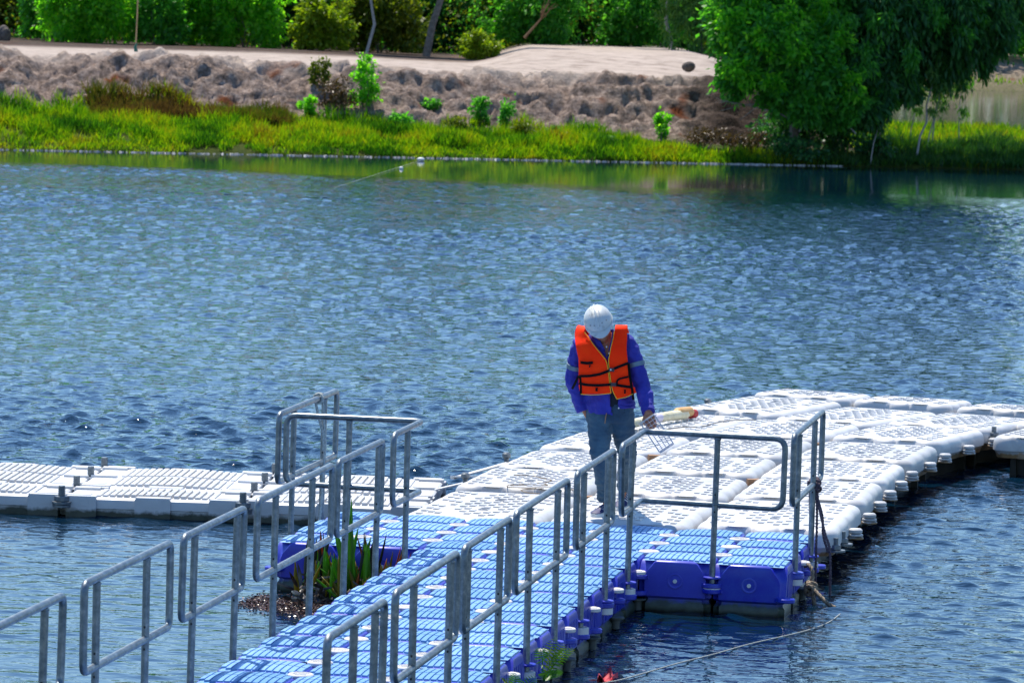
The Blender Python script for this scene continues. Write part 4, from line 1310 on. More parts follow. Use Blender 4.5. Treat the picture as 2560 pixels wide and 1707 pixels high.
def build_body():
    m = MB()
    blob(m, H((0, .005, .03)), (.074, .094, .098), HR)          # skull
    blob(m, H((0, -.030, -.045)), (.056, .060, .066), HR)       # face and jaw
    blob(m, H((0, -.062, -.092)), (.027, .024, .022), HR)       # chin
    blob(m, H((0, -.055, -.030)), (.048, .040, .036), HR)       # cheeks
    seg(m, [H((0, -.088, .012)), H((0, -.102, -.012)), H((0, -.112, -.034))], [.008, .012, .015], 10)  # nose
    blob(m, H((.014, -.096, -.036)), (.010, .011, .009), HR, 8); blob(m, H((-.014, -.096, -.036)), (.010, .011, .009), HR, 8)
    blob(m, H((0, -.088, -.064)), (.026, .010, .006), HR, 8)    # lips
    blob(m, H((0, -.086, -.073)), (.023, .010, .007), HR, 8)
    blob(m, H((0, -.084, .020)), (.050, .014, .010), HR, 8)     # brow
    for s in (-1, 1):
        blob(m, H((s*.076, .012, -.012)), (.010, .022, .034), HR, 10)    # ears
    seg(m, [H((0, .02, -.05)), (.862, 2.375, 1.33), (.868, 2.40, 1.24)], [.056, .056, .075], 16)   # neck
    ell_rings(m, [(.912, 2.45, .72, .12, .09), (.912, 2.445, .80, .13, .095), (.905, 2.43, .95, .14, .10), (.88, 2.42, 1.12, .150, .105), (.868, 2.41, 1.24, .155, .10), (.862, 2.40, 1.315, .11, .07), (.86, 2.395, 1.35, .06, .05)])
    # legs
    seg(m, [(.84, 2.43, .76), (.862, 2.35, .60), (.872, 2.31, .48), (.888, 2.40, .30), (.905, 2.475, .11)], [.060, .056, .044, .040, .030])
    seg(m, [(.995, 2.44, .76), (1.018, 2.48, .60), (1.03, 2.56, .47), (.99, 2.78, .32), (.955, 2.995, .17)], [.060, .056, .044, .040, .030])
    # feet inside the shoes
    seg(m, [(.905, 2.48, .10), (.893, 2.44, .062), (.868, 2.35, .052)], [.026, .024, .018]); seg(m, [(.955, 3.0, .17), (.955, 2.95, .12), (.955, 2.88, .060)], [.026, .024, .018])
    # arms
    seg(m, [(.70, 2.415, 1.285), (.648, 2.46, 1.13), (.627, 2.485, 1.01), (.672, 2.46, .89), (.722, 2.445, .79)], [.046, .040, .036, .032, .026])
    seg(m, [(1.02, 2.41, 1.295), (1.085, 2.41, 1.13), (1.145, 2.395, .985), (1.188, 2.31, .885), (1.222, 2.222, .80)], [.052, .046, .040, .036, .027])
    # hand in the pocket: palm, four fingers, thumb
    seg(m, [(.722, 2.445, .79), (.752, 2.45, .745), (.785, 2.45, .70)], [.026, .030, .028])
    for k in range(4):
        a = Vector((.785+(k-1.5)*.004, 2.45+(k-1.5)*.017, .70))
        seg(m, [a, a+Vector((.012, 0, -.035)), a+Vector((.028, .004, -.062-.006*(k in (1, 2))))], [.0095, .009, .0075], 8)
    seg(m, [(.750, 2.425, .752), (.772, 2.410, .722), (.790, 2.408, .698)], [.012, .0105, .009], 8)
    # hand holding the basket: the palm faces the body, fingers curl round the end bars
    W0, K0 = Vector((1.222, 2.222, .80)), Vector((1.247, 2.180, .735))
    ax = (K0-W0).normalized(); side_ = Vector((.84, .20, .20)); side_ = (side_-ax*side_.dot(ax)).normalized(); nrm = ax.cross(side_).normalized()
    if nrm.y > 0: nrm = -nrm
    seg(m, [W0, W0+ax*.02], [.027, .027])
    for q in (-.024, -.008, .008, .024):
        seg(m, [W0+ax*.008+side_*q*.7, W0+ax*.045+side_*q, K0+side_*q*1.15], [.016, .0165, .0135], 10)
    for k, (q, ln) in enumerate(((-.029, .9), (-.010, 1.02), (.010, 1.0), (.029, .82))):
        a = K0+side_*q*1.05+nrm*.002
        b = a+ax*.034*ln+nrm*.012
        c = b+ax*.016*ln-nrm*.016
        d = c-nrm*.022*ln-ax*.012
        seg(m, [a-ax*.01, a, b, c, d], [.0115, .0115, .0102, .0095, .0082], 10)
        blob(m, a+nrm*.006, (.0105, .0105, .0095), None, 8)      # knuckle
    th0 = W0+ax*.022-side_*.026
    seg(m, [th0, th0+ax*.028-side_*.018-nrm*.004, th0+ax*.056-side_*.014-nrm*.016, th0+ax*.070-side_*.002-nrm*.024], [.0145, .0130, .0112, .0092], 10)
    o = solid('body', m, SKIN, .0058, None, 3)
    pchild(o)
    for s in (-1, 1):
        e = MB(); blob(e, H((s*.032, -.082, .004)), (.012, .010, .010), HR, 10)
        eo = e.build('eye', simple('eye_white', (.55, .53, .50), rough=.2)); pchild(eo)
        i_ = MB(); blob(i_, H((s*.032, -.0905, .003)), (.0055, .003, .0055), HR, 8)
        io = i_.build('iris', simple('iris', (.02, .01, .006), rough=.2)); io.parent = eo
    h = MB()
    blob(h, H((0, .014, .036)), (.079, .096, .098), HR)
    ho = h.build('hair', simple('black_hair', (.008, .007, .007), (.03, .028, .027), 90, .6)); pchild(ho)
build_body()

def wrinkle(amp, sc, seed, stretch=(1, 1, 1)):
    r = np.random.default_rng(seed); K = r.normal(size=(9, 3))*sc*np.array(stretch); ph = r.uniform(0, 6.28, 9)
    def f(co): return amp*sum(np.sin(co@K[i]+ph[i]+1.6*np.sin(co@K[(i+3) % 9]*.6)) for i in range(9))/3
    return f

TORSO = [(.76, .915, 2.445, .178, .128), (.84, .912, 2.44, .182, .132), (.95, .905, 2.43, .176, .128), (1.12, .88, 2.42, .180, .128), (1.24, .868, 2.41, .183, .118), (1.305, .862, 2.402, .150, .092), (1.345, .86, 2.395, .095, .075)]
def torso_at(z):
    t = TORSO
    zz = [q[0] for q in t]
    return [float(np.interp(z, zz, [q[i] for q in t])) for i in (1, 2, 3, 4)]
def jacket():
    m = MB()
    ell_rings(m, [(cx, cy, z, rx, ry) for z, cx, cy, rx, ry in TORSO]+[(.862, 2.385, 1.375, .078, .068)], 24)
    seg(m, [(.735, 2.415, 1.29), (.685, 2.43, 1.245), (.652, 2.46, 1.13), (.628, 2.487, 1.005), (.672, 2.462, .89), (.716, 2.446, .775)], [.062, .070, .064, .062, .056, .050], 16)
    seg(m, [(.985, 2.41, 1.30), (1.035, 2.41, 1.262), (1.088, 2.41, 1.13), (1.150, 2.395, .98), (1.190, 2.31, .885), (1.218, 2.235, .813)], [.062, .070, .064, .062, .056, .047], 16)
    w1 = wrinkle(.0048, 26, 3, (1, 1, 1.5)); w2 = wrinkle(.003, 60, 4, (1, 1, 1.2))
    def post(co, nr):
        d = w1(co)+w2(co)
        co2 = co+nr*d[:, None]
        x, y, z = co2.T
        # hem slants: lower on the left flap, shorter on the right
        low = z < .86
        co2[:, 2] = np.where(low & (x > .95), z+.05*smooth(.86, .76, z), z)
        front = y < 2.42
        gap = front & (x > .932) & (x < .985+.0*z) & (z < .945) & (x > .915+.02*(.945-z)/.1)
        vneck = front & (z > 1.185) & (np.abs(x-(.900-.10*(z-1.185))) < .46*(z-1.185)*.75)
        return co2, gap | vneck
    o = solid('jacket', m, JACK, .0085, None, 4, post); pchild(o)
    md = o.modifiers.new('t', 'SOLIDIFY'); md.thickness = .006; md.offset = -1
    # collar leaves
    for s, pts in ((-1, [(.800, 2.335, 1.372), (.845, 2.296, 1.295), (.888, 2.282, 1.225), (.822, 2.283, 1.265), (.775, 2.318, 1.335)]), (1, [(.925, 2.33, 1.385), (.928, 2.288, 1.31), (.908, 2.279, 1.225), (.952, 2.278, 1.27), (.965, 2.315, 1.35)])):
        c = MB(); fr = [Vector(p) for p in pts]; n = len(fr)
        vs = fr+[p+Vector((0, .012, 0)) for p in fr]
        c.add(vs, [tuple(range(n)), tuple(range(2*n-1, n-1, -1))]+[(i, (i+1) % n, (i+1) % n+n, i+n) for i in range(n)])
        co_ = c.build('collar', JACK, None, 40); pchild(co_, o); co_.matrix_parent_inverse = Matrix.Identity(4)
    # cuffs and sleeve bands
    def band(a, b, r0, r1, name, mat):
        q = MB(); q.tube([Vector(a), Vector(a).lerp(Vector(b), .5), Vector(b)], [r0, (r0+r1)/2, r1], 18)
        bo = q.build(name, mat, None, 40); bo.parent = o; return bo
    band((1.208, 2.262, .835), (1.224, 2.223, .803), .0495, .0485, 'cuff', JACK)
    band((.702, 2.450, .812), (.718, 2.445, .770), .0525, .0515, 'cuff', JACK)
    band((1.090, 2.410, 1.142), (1.100, 2.4075, 1.112), .0690, .0685, 'reflective_band', GREY)
    band((.649, 2.463, 1.105), (.643, 2.470, 1.075), .0685, .0680, 'reflective_band', GREY)
    t = MB(); ell_rings(t, [(.915, 2.44, .78, .165, .112), (.905, 2.43, .95, .163, .113), (.88, 2.42, 1.12, .166, .114), (.875, 2.415, 1.185, .163, .110)], 24)
    to = t.build('tshirt', TEE, None, 60); pchild(to)
    b = MB(); b.disc((0, 0, 0), .006, .003, 10)
    for p in ((.914, 2.283, 1.21), (.895, 2.287, 1.255), (.993, 2.318, .815)):
        bt = b.build('button', WHITE, None, 40); bt.parent = o; bt.location = p; bt.rotation_euler = (R(90), 0, 0)
jacket()

def jeans():
    m = MB()
    ell_rings(m, [(.910, 2.44, .95, .150, .108), (.912, 2.445, .86, .165, .118), (.912, 2.45, .76, .178, .125), (.912, 2.45, .70, .176, .122)], 24)
    seg(m, [(.838, 2.445, .76), (.848, 2.41, .67), (.862, 2.345, .56), (.870, 2.312, .48), (.882, 2.37, .35), (.898, 2.445, .21), (.906, 2.472, .125)], [.094, .092, .078, .069, .065, .060, .060], 18)
    seg(m, [(.988, 2.45, .76), (1.004, 2.46, .67), (1.022, 2.51, .56), (1.032, 2.575, .48), (1.005, 2.74, .36), (.968, 2.93, .235), (.952, 2.995, .185)], [.094, .092, .079, .069, .065, .060, .060], 18)
    w1 = wrinkle(.004, 24, 8, (1, 1, 1.6)); w2 = wrinkle(.0035, 55, 9, (.7, .7, 1.8))
    def post(co, nr):
        z = co[:, 2]
        k = .6+1.1*smooth(.32, .14, z)+.5*np.exp(-((z-.49)/.06)**2)
        return co+nr*((w1(co)+w2(co))*k)[:, None], None
    o = solid('jeans', m, JEAN, .0085, None, 4, post); pchild(o)
    k = MB(); k.tube([(.905, 2.318, .775), (.900, 2.312, .74), (.897, 2.312, .70)], .0035, 6)
    kk = k.build('key_cord', simple('tan_cord', (.35, .18, .09)), None, 40); kk.parent = o
jeans()

def shoes():
    for nm, heel, toe, hz, tz in (('r', Vector((.912, 2.515, .0)), Vector((.842, 2.268, 0)), WT, WT), ('l', Vector((.958, 3.05, .0)), Vector((.952, 2.80, 0)), .105, WT)):
        d = (toe-heel).normalized(); s = Vector((-d.y, d.x, 0)); L = (toe-heel).length
        root = MB()
        prof = [(0, .024, .03, .07), (.06, .033, .03, .088), (.2, .036, .028, .092), (.4, .037, .024, .080), (.55, .043, .022, .066), (.75, .047, .022, .052), (.9, .038, .022, .044), (1, .018, .024, .034)]
        def ring(t, hw, lo, hi, n=14):
            c = heel.lerp(toe, t); zb = hz+(tz-hz)*min(1, t/.72)
            out = []
            for k in range(n):
                a = 2*math.pi*k/n; zz = (lo+hi)/2+(hi-lo)/2*math.sin(a)
                out.append(tuple(c+s*hw*math.cos(a)*(1 if math.sin(a) < .3 else .86)+Vector((0, 0, zb+zz))))
            return out
        root.rings([ring(*p) for p in prof])
        up = root.build('shoe', WHITE, None, 60); pchild(up)
        so_ = MB()
        out = [(0, .022), (.05, .034), (.3, .038), (.55, .046), (.75, .050), (.9, .042), (1.0, .018)]
        ptsl = [(t, w) for t, w in out]+[(t, -w) for t, w in out[::-1]]
        def sring(z, e): return [tuple(heel.lerp(toe, t)+s*(w*e)+Vector((0, 0, (hz+(tz-hz)*min(1, t/.72))+z))) for t, w in ptsl]
        so_.rings([sring(0, .96), sring(.006, 1), sring(.026, 1), sring(.03, .94)])
        q = so_.build('sole', WHITE, None, 40); q.parent = up
        cap = MB()
        cap.rings([ring(t, hw*1.03, lo+.008, hi*1.05+.002) for t, hw, lo, hi in [(.62, .0445, .022, .060), (.75, .047, .022, .052), (.9, .038, .022, .044), (.99, .020, .024, .035)]])
        q = cap.build('toe_cap', NAVY, None, 60); q.parent = up
        st = MB()
        for k in range(4):
            t = .30+k*.075
            hw, hi = float(np.interp(t, [p[0] for p in prof], [p[1] for p in prof])), float(np.interp(t, [p[0] for p in prof], [p[3] for p in prof]))
            r1 = ring(t, hw*1.04, .02, hi*1.03+.002); r2 = ring(t+.035, hw*1.04, .02, hi*1.0+.002)
            st.rings([r1, r2])
        q = st.build('stripe', NAVY, None, 60); q.parent = up
        hh = MB(); hh.rings([ring(t, hw*1.03, lo+.01, hi*1.0) for t, hw, lo, hi in [(-.01, .024, .03, .066), (.06, .033, .03, .082), (.16, .035, .028, .082)]])
        q = hh.build('heel_patch', NAVY, None, 60); q.parent = up
shoes()

# --- life vest
def vsurf(x, z, off=.0):
    cx, cy, rx, ry = torso_at(min(z, 1.30))
    rx += .052+off; ry += .030+off
    q = max(-.985, min(.985, (x-cx)/rx))
    zz = max(0, z-1.27)
    return Vector((x, cy-ry*(1-abs(q)**2.4)**(1/2.4)+zz*.35, z))
def panel(rows, cols=9, back=False):
    """rows: (z_left, x_left, z_right, x_right)"""
    G = []
    for zl, xl, zr, xr in rows:
        r_ = []
        for k in range(cols):
            t = k/(cols-1); x = xl+(xr-xl)*t; z = zl+(zr-zl)*t
            p = vsurf(x, z)
            if back:
                cx, cy, rx, ry = torso_at(min(z, 1.30)); p.y = 2*cy-p.y
            r_.append(p)
        G.append(r_)
    return G
def grid_mesh(G):
    m = MB(); n = len(G[0])
    m.add([p for r_ in G for p in r_], [(i*n+j, i*n+j+1, (i+1)*n+j+1, (i+1)*n+j) for i in range(len(G)-1) for j in range(n-1)])
    return m
def interp_rows(keys, N):
    zz = np.linspace(0, 1, len(keys)); out = []
    for t in np.linspace(0, 1, N): out.append(tuple(float(np.interp(t, zz, [k[i] for k in keys])) for i in range(4)))
    return out
LP = interp_rows([(.905, .716, .925, .942), (.96, .704, .975, .934), (1.03, .702, 1.045, .925), (1.10, .702, 1.10, .916), (1.164, .698, 1.158, .903), (1.24, .678, 1.22, .850), (1.30, .660, 1.285, .790), (1.352, .650, 1.352, .728)], 22)
RP = interp_rows([(.885, .985, .925, 1.098), (.945, .952, .955, 1.092), (1.03, .936, 1.02, 1.076), (1.10, .925, 1.08, 1.060), (1.158, .918, 1.15, 1.047), (1.24, .930, 1.24, 1.036), (1.31, .940, 1.31, 1.030), (1.372, .946, 1.372, 1.026)], 22)
def shoulder(G, zoff):
    """carry a panel over the shoulder and down the back"""
    top = G[-1]; back = []
    for t in np.linspace(.12, 1, 8):
        a = math.pi*t
        back.append([Vector((p.x+(.868-p.x)*.06*t, p.y+(1-math.cos(a))*.070, p.z+math.sin(a)*.034-.02*t)) for p in top])
    return G+back
vest_root = None
def vest():
    global vest_root
    GL_, GR_ = panel(LP), panel(RP)
    objs = []
    bm = MB()
    for G in (shoulder(GL_, 0), shoulder(GR_, 0)):
        n = len(G[0]); bm.add([p for r_ in G for p in r_], [(i*n+j, i*n+j+1, (i+1)*n+j+1, (i+1)*n+j) for i in range(len(G)-1) for j in range(n-1)])
    BK = panel(interp_rows([(.91, .73, .91, 1.08), (1.05, .73, 1.05, 1.05), (1.16, .72, 1.16, 1.03), (1.26, .69, 1.26, 1.02), (1.335, .68, 1.335, 1.01)], 14), 13, True)
    n = len(BK[0]); bm.add([p for r_ in BK for p in r_], [(i*n+j, (i+1)*n+j, (i+1)*n+j+1, i*n+j+1) for i in range(len(BK)-1) for j in range(n-1)])
    o = bm.build('life_vest', VEST, None, 80); pchild(o)
    md = o.modifiers.new('t', 'SOLIDIFY'); md.thickness = .034; md.offset = -.2
    bv = o.modifiers.new('b', 'BEVEL'); bv.width = .009; bv.segments = 2; bv.limit_method = 'ANGLE'; bv.angle_limit = R(50)
    vest_root = o
    def on(x, z, off=.020):
        return vsurf(x, z, off)
    def ribbon(name, pts, w, mat, th=.004, vertical=None, off=.021):
        """flat webbing following the vest"""
        P = [on(x, z, off) for x, z in pts]; m = MB(); rs = []
        for i, p in enumerate(P):
            t = (P[min(i+1, len(P)-1)]-P[max(i-1, 0)]).normalized()
            nrm = Vector((0, -1, 0)); nrm = (nrm-t*nrm.dot(t)).normalized(); s_ = t.cross(nrm)
            rs.append([tuple(p+s_*w/2), tuple(p+s_*w/2+nrm*th), tuple(p-s_*w/2+nrm*th), tuple(p-s_*w/2)])
        m.rings(rs); q = m.build(name, mat, None, 40); q.parent = o; return q
    def dense(pts, n=14):
        xs = np.array(pts); t = np.linspace(0, 1, len(xs)); T = np.linspace(0, 1, n)
        return [(float(np.interp(a, t, xs[:, 0])), float(np.interp(a, t, xs[:, 1]))) for a in T]
    ribbon('strap', dense([(.706, 1.036), (.78, 1.042), (.86, 1.060), (.935, 1.092), (1.0, 1.122), (1.058, 1.146)]), .019, BLK)
    ribbon('strap', dense([(.702, .983), (.76, .976), (.86, .979), (.95, .990), (1.02, .981), (1.092, .972)]), .019, BLK)
    ribbon('strap', dense([(.982, .985), (.985, 1.018), (1.0, 1.032), (1.06, 1.048)]), .014, BLK)
    ribbon('side_strap', dense([(1.058, 1.146), (1.070, 1.05), (1.088, .96), (1.100, .88)]), .018, BLK, off=.016)
    ribbon('side_strap', dense([(.708, 1.03), (.715, .97), (.715, .90)]), .016, BLK, off=.016)
    ribbon('loose_strap', [(.700, 1.04), (.690, 1.02), (.665, .975), (.640, .935)], .017, BLK, off=.03)
    ribbon('pocket_flap', dense([(.712, 1.137), (.76, 1.134), (.806, 1.142)]), .020, BLK)
    ribbon('zip_pull', [(.786, 1.125), (.782, 1.105)], .008, BLK, off=.024)
    ribbon('whistle_tab', [(.838, .962), (.838, .935)], .016, BLK, off=.024); ribbon('whistle_tab', [(1.042, .957), (1.042, .925)], .012, BLK, off=.024)
    for x, z in ((.944, 1.096), (.960, .990)):
        b = MB(); p = on(x, z, .028); b.box(p, (.040, .014, .026), 0, True, .1)
        q = b.build('buckle', simple('buckle_plastic', (.018, .014, .03), rough=.35), None, 30); q.parent = o
    st = MB(); p = on(.940, 1.097, .040); st.disc((0, 0, 0), .006, .003, 10)
    q = st.build('buckle_stud', WHITE, None, 40); q.parent = o; q.location = p; q.rotation_euler = (R(90), 0, 0)
    def pipe(pts): 
        m = MB(); m.tube([on(x, z, .019) for x, z in dense(pts, 18)], .0026, 6); q = m.build('piping', YEL, None, 50); q.parent = o
    pipe([(LP[0][1], LP[0][0]), (.79, .905), (.86, .912), (LP[0][3], LP[0][2])])
    pipe([(k[3], k[2]) for k in LP])
    pipe([(k[1], k[0]) for k in RP])
    pipe([(RP[0][1], RP[0][0]), (1.05, .90), (RP[0][3], RP[0][2])])
vest()

def hard_hat():
    m = MB(); n = 32
    def ring(a, e=1.0, z=None):
        return None
    A, B_, Hh = .102, .124, .106
    rs = []
    zs = np.linspace(0, 1, 12)
    for t in zs[:-1]:
        f = (1-t**2.3)**.5
        rs.append([H((A*f*math.cos(2*math.pi*k/n), .004+B_*f*math.sin(2*math.pi*k/n)*(1.0), .040+Hh*t)) for k in range(n)])
    # rim lip, then the brim drawn out at the front
    base = []
    for e, dz in ((1.02, .002), (1.05, -.004), (1.045, -.008)):
        r_ = []
        for k in range(n):
            a = 2*math.pi*k/n; fr = max(0, -math.sin(a))**2.2
            r_.append(H((A*e*math.cos(a), .004+B_*e*math.sin(a)-.048*fr*(1 if e > 1.03 else .15), .040+dz-.014*fr*(1 if e > 1.03 else .1))))
        base.append(r_)
    m.rings(base[::-1]+rs, False, True)
    o = m.build('hard_hat', HAT, None, 45); pchild(o)
    md = o.modifiers.new('t', 'SOLIDIFY'); md.thickness = .004; md.offset = -1
    for x, w in ((0, .015), (-.026, .006), (.026, .006)):
        r_ = MB(); P = []
        for t in np.linspace(-.80, .86, 18):
            a = t*math.pi/2
            y = B_*math.sin(a); ff = 1-(x/A)**2
            tt = max(0, 1-(y/B_)**2-(x/A)**2)**(1/2.3)
            P.append(H((x, .004+y, .040+Hh*tt+.001)))
        r_.tube(P, w*.5, 8); q = r_.build('ridge', HAT, None, 60); q.parent = o
    d = MB()
    for x, y, t in ((-.030, -.105, .45), (.028, -.103, .46), (-.058, -.088, .30), (.062, -.082, .34), (.004, -.115, .26)):
        tt = max(0, 1-(y/B_)**2-(x/A)**2)**(1/2.3)
        blob(d, H((x, y+.004, .040+Hh*tt)), (.006, .006, .004), HR, 6)
    q = d.build('rivet', simple('grey_rivet', (.22, .23, .23)), None, 40); q.parent = o
hard_hat()

# --- wire basket in his hand
def basket():
    top = Vector((1.228, 2.178, .752)); bot = Vector((1.372, 2.150, .560))
    ax = (bot-top); L = ax.length; ax.normalize()
    sx_ = Vector((.80, .12, .52)); sx_ = (sx_-ax*sx_.dot(ax)).normalized(); sy_ = ax.cross(sx_)
    w, d = .118, .105
    root = thing('wire_basket', 'small silver wire basket held by the man at his side', 'basket', top)
    WIRE = simple('bright_wire', (.42, .42, .46), (.55, .55, .58), 40, .35, .6)
    def P(a, b, t): return sx_*(a*w/2)+sy_*(b*d/2)+ax*(t*L)
    m = MB()
    for a, b in ((-1,-1),(1,-1),(1,1),(-1,1)):
        m.tube([P(a, b, -.02), P(a, b, 1)], .0027, 6)
    for t in (0, 1):
        m.tube([P(-1,-1,t), P(1,-1,t), P(1,1,t), P(-1,1,t)], .0027, 6, True)
    m.build('frame', WIRE, root, 50)
    m = MB()
    for k in range(1, 9):
        t = k/9
        m.tube([P(-1,-1,t), P(1,-1,t), P(1,1,t), P(-1,1,t)], .0016, 5, True)
    for k in range(1, 4):
        q = -1+2*k/4
        for b in (-1, 1): m.tube([P(q, b, 0), P(q, b, 1)], .0016, 5)
        m.tube([P(q, -1, 1), P(q, 1, 1)], .0016, 5); m.tube([P(-1, q, 1), P(1, q, 1)], .0016, 5)
    m.build('mesh_wire', WIRE, root, 50)['kind'] = 'stuff'
    m = MB()
    m.tube([P(-1.25, -1, -.02), P(1.25, -1, -.02)], .003, 6); m.tube([P(-1.25, 1, -.02), P(1.25, 1, -.02)], .003, 6)
    for q in (-1.2, -.6, 0, .6, 1.2): m.tube([P(q, -1, -.02), P(q, 1, -.02)], .0028, 6)
    m.build('end_bars', WIRE, root, 50)
basket()
# ------------------------------------------------------------------ ropes, fender, water plants, small things
def rope_mat(name, a, b, sc=70):
    return simple(name, a, b, sc, .9, bscale=sc*1.5, bstr=.6, bdist=.004)
ROPE_G = rope_mat('grey_rope', (.16, .15, .14), (.30, .28, .26))
ROPE_P = rope_mat('purple_grey_rope', (.055, .035, .05), (.15, .11, .13))
ROPE_W = rope_mat('pale_rope', (.30, .32, .30), (.46, .48, .45))
ROPE_T = rope_mat('tan_rope', (.14, .11, .08), (.34, .27, .19))
def spline(pts, n=8):
    P = [Vector(p) for p in pts]; out = []
    for i in range(len(P)-1):
        p0, p1, p2, p3 = P[max(i-1, 0)], P[i], P[i+1], P[min(i+2, len(P)-1)]
        for k in range(n):
            t = k/n
            out.append(.5*((2*p1)+(p2-p0)*t+(2*p0-5*p1+4*p2-p3)*t*t+(3*p1-p0-3*p2+p3)*t**3))
    out.append(P[-1]); return out
def twisted(m, path, r, strands=3, pitch=None):
    """laid rope: strands wound round the path"""
    pitch = pitch or r*7
    P = path; up = None; s = 0; rows = [[] for _ in range(strands)]
    # resample finely
    Q = [P[0]]
    for a, b in zip(P, P[1:]):
        k = max(1, int((b-a).length/(r*1.6)))
        Q += [a.lerp(b, (i+1)/k) for i in range(k)]
    for i, p in enumerate(Q):
        t = (Q[min(i+1, len(Q)-1)]-Q[max(i-1, 0)]).normalized()
        if up is None:
            up = t.orthogonal().normalized()
        up = (up-t*up.dot(t)).normalized(); w = t.cross(up)
        if i: s += (p-Q[i-1]).length
        for k in range(strands):
            a = 2*math.pi*(k/strands+s/pitch); rows[k].append(p+up*math.cos(a)*r*.5+w*math.sin(a)*r*.5)
    for row in rows: m.tube(row, r*.56, 6)
def rope(name, label, paths, r, mat, cat='rope', laid=True, part='strand'):
    root = thing(name, label, cat, paths[0][0])
    o = Vector(paths[0][0])
    for p in paths:
        m = MB(); q = [v-o for v in spline(p)]
        if laid: twisted(m, q, r)
        else: m.tube(q, r, 7)
        m.build(part, mat, root, 60)
    return root
def loops(c, axis, R0, n, pitch, jit, seed):
    rng = np.random.default_rng(seed); a_ = Vector(axis).normalized(); u = a_.orthogonal().normalized(); w = a_.cross(u); out = []
    for k in range(n*10+1):
        t = 2*math.pi*k/10
        out.append(Vector(c)+u*(R0+rng.normal()*jit)*math.cos(t)+w*(R0+rng.normal()*jit)*math.sin(t)+a_*(pitch*(k/10-n/2)+rng.normal()*jit))
    return out
mz = zm(1.6)
rope('tied_rope', 'dark purplish rope knotted round the right arm rail, ends hanging to the water',
     [loops((2.5, 1.57, mz), (0, 1, .1), .034, 5, .022, .004, 1), loops((2.515, 1.53, mz-.02), (1, .6, .2), .030, 3, .02, .006, 2),
      [(2.522, 1.52, mz-.04), (2.535, 1.50, .22), (2.54, 1.48, .0), (2.545, 1.45, -.2), (2.55, 1.44, -.36)],
      [(2.525, 1.53, mz-.04), (2.55, 1.50, .25), (2.60, 1.46, .08), (2.64, 1.42, -.02), (2.655, 1.38, -.2), (2.66, 1.36, -.37)],
      [(2.515, 1.54, mz-.05), (2.57, 1.52, .20), (2.585, 1.50, .06), (2.63, 1.45, -.05)],
      [(2.475, 1.54, mz-.03), (2.49, 1.52, .1), (2.505, 1.50, -.1)]], .0105, ROPE_P)
rope('mooring_rope', 'thick frayed mooring rope tied to the outer lug of the right arm', [
    [(2.515, 1.0, -.10), (2.545, .96, -.085), (2.575, .92, -.12), (2.58, .90, -.19), (2.57, .88, -.24)],
    loops((2.575, .87, -.235), (.3, 1, .4), .032, 3, .02, .007, 4),
    [(2.59, .85, -.23), (2.64, .80, -.27), (2.70, .76, -.315), (2.76, .74, -.345)],
    [(2.58, .86, -.25), (2.60, .84, -.30), (2.61, .83, -.36)]], .015, ROPE_T)
rope('floating_rope', 'long pale rope floating on the water near the bottom right', [
    [(1.72, -3.75, WATER+.006), (1.80, -3.45, WATER+.008), (1.90, -3.2, WATER+.008), (2.1, -2.5, WATER+.01), (2.27, -1.96, WATER+.008), (2.44, -1.4, WATER+.01), (2.69, -.67, WATER+.006), (2.80, -.16, WATER+.004), (2.83, .4, WATER-.004)]], .0048, ROPE_W)
rope('hanging_rope', 'pale braided rope looped over the outer rail of the left arm', [
    loops((-1, 1.30, zt(1.3)), (0, 1, 0), .030, 2, .022, .002, 5),
    [(-.972, 1.31, zt(1.3)), (-.965, 1.33, .7), (-.955, 1.36, .55), (-.965, 1.38, .44), (-.972, 1.37, .2), (-.985, 1.36, -.05), (-1.0, 1.36, -.2)],
    [(-1.02, 1.29, zt(1.3)-.02), (-1.0, 1.30, .76), (-.972, 1.33, .64), (-.968, 1.36, .5)]], .011, ROPE_W)
def deckp(pts, dz=.012):
    return [(p[0]+(CAM.x-p[0])*(1-KZ*1.0), p[1]+(CAM.y-p[1])*(1-KZ), WT+dz) for p in pts]
rope('deck_line', 'thin dark line lying across the far left floats of the white deck',
     [deckp([(.31, 9.27), (.47, 9.78), (.63, 9.92), (.69, 10.33), (.77, 10.6), (.87, 10.76), (1.0, 10.85)], .016)], .0055, ROPE_G)
rope('loose_line', 'loose tangled line lying on the left floats behind the short handrails',
     [deckp([(-.21, 5.0), (-.08, 5.02), (.04, 4.88), (.13, 4.75), (.10, 4.55), (.0, 4.38), (-.11, 4.28), (-.10, 4.10), (.05, 4.12), (.17, 4.22), (.30, 4.2), (.46, 4.1)], .016),
      deckp([(.17, 4.12), (.06, 4.02), (.03, 3.92), (.10, 3.78), (.20, 3.75)], .016), deckp([(-.10, 4.2), (.02, 4.28), (.16, 4.34), (.1, 4.5)], .018)], .0045, ROPE_T)

# link bars between the low dock and the white deck
M_ALU = simple('weathered_aluminium', (.50, .51, .52), (.66, .67, .68), 20, .45, .3)
for lab, a, b in (('long flat bar reaching from the low dock to the white deck', (-.80, 5.75, -.10), (-.50, 6.15, -.02)),
                  ('crossed flat bar under the long bar between the two docks', (-.80, 5.7, -.09), (-.50, 5.35, -.04)),
                  ('lowest flat bar joining the low dock to the white deck', (-.76, 4.85, -.10), (-.48, 5.0, -.03))):
    A, B = Vector(a), Vector(b); d = (B-A).normalized(); s_ = Vector((-d.y, d.x, 0)).normalized()
    m = MB(); u = s_*.022; w = Vector((0, 0, .006))
    m.rings([[tuple(p-A+u+w), tuple(p-A-u+w), tuple(p-A-u-w), tuple(p-A+u-w)] for p in (A-d*.05, B+d*.05)])
    tag(m.build('link_bar', M_ALU, None, 20, A), lab, 'bar', 'bars linking the low dock to the white deck')

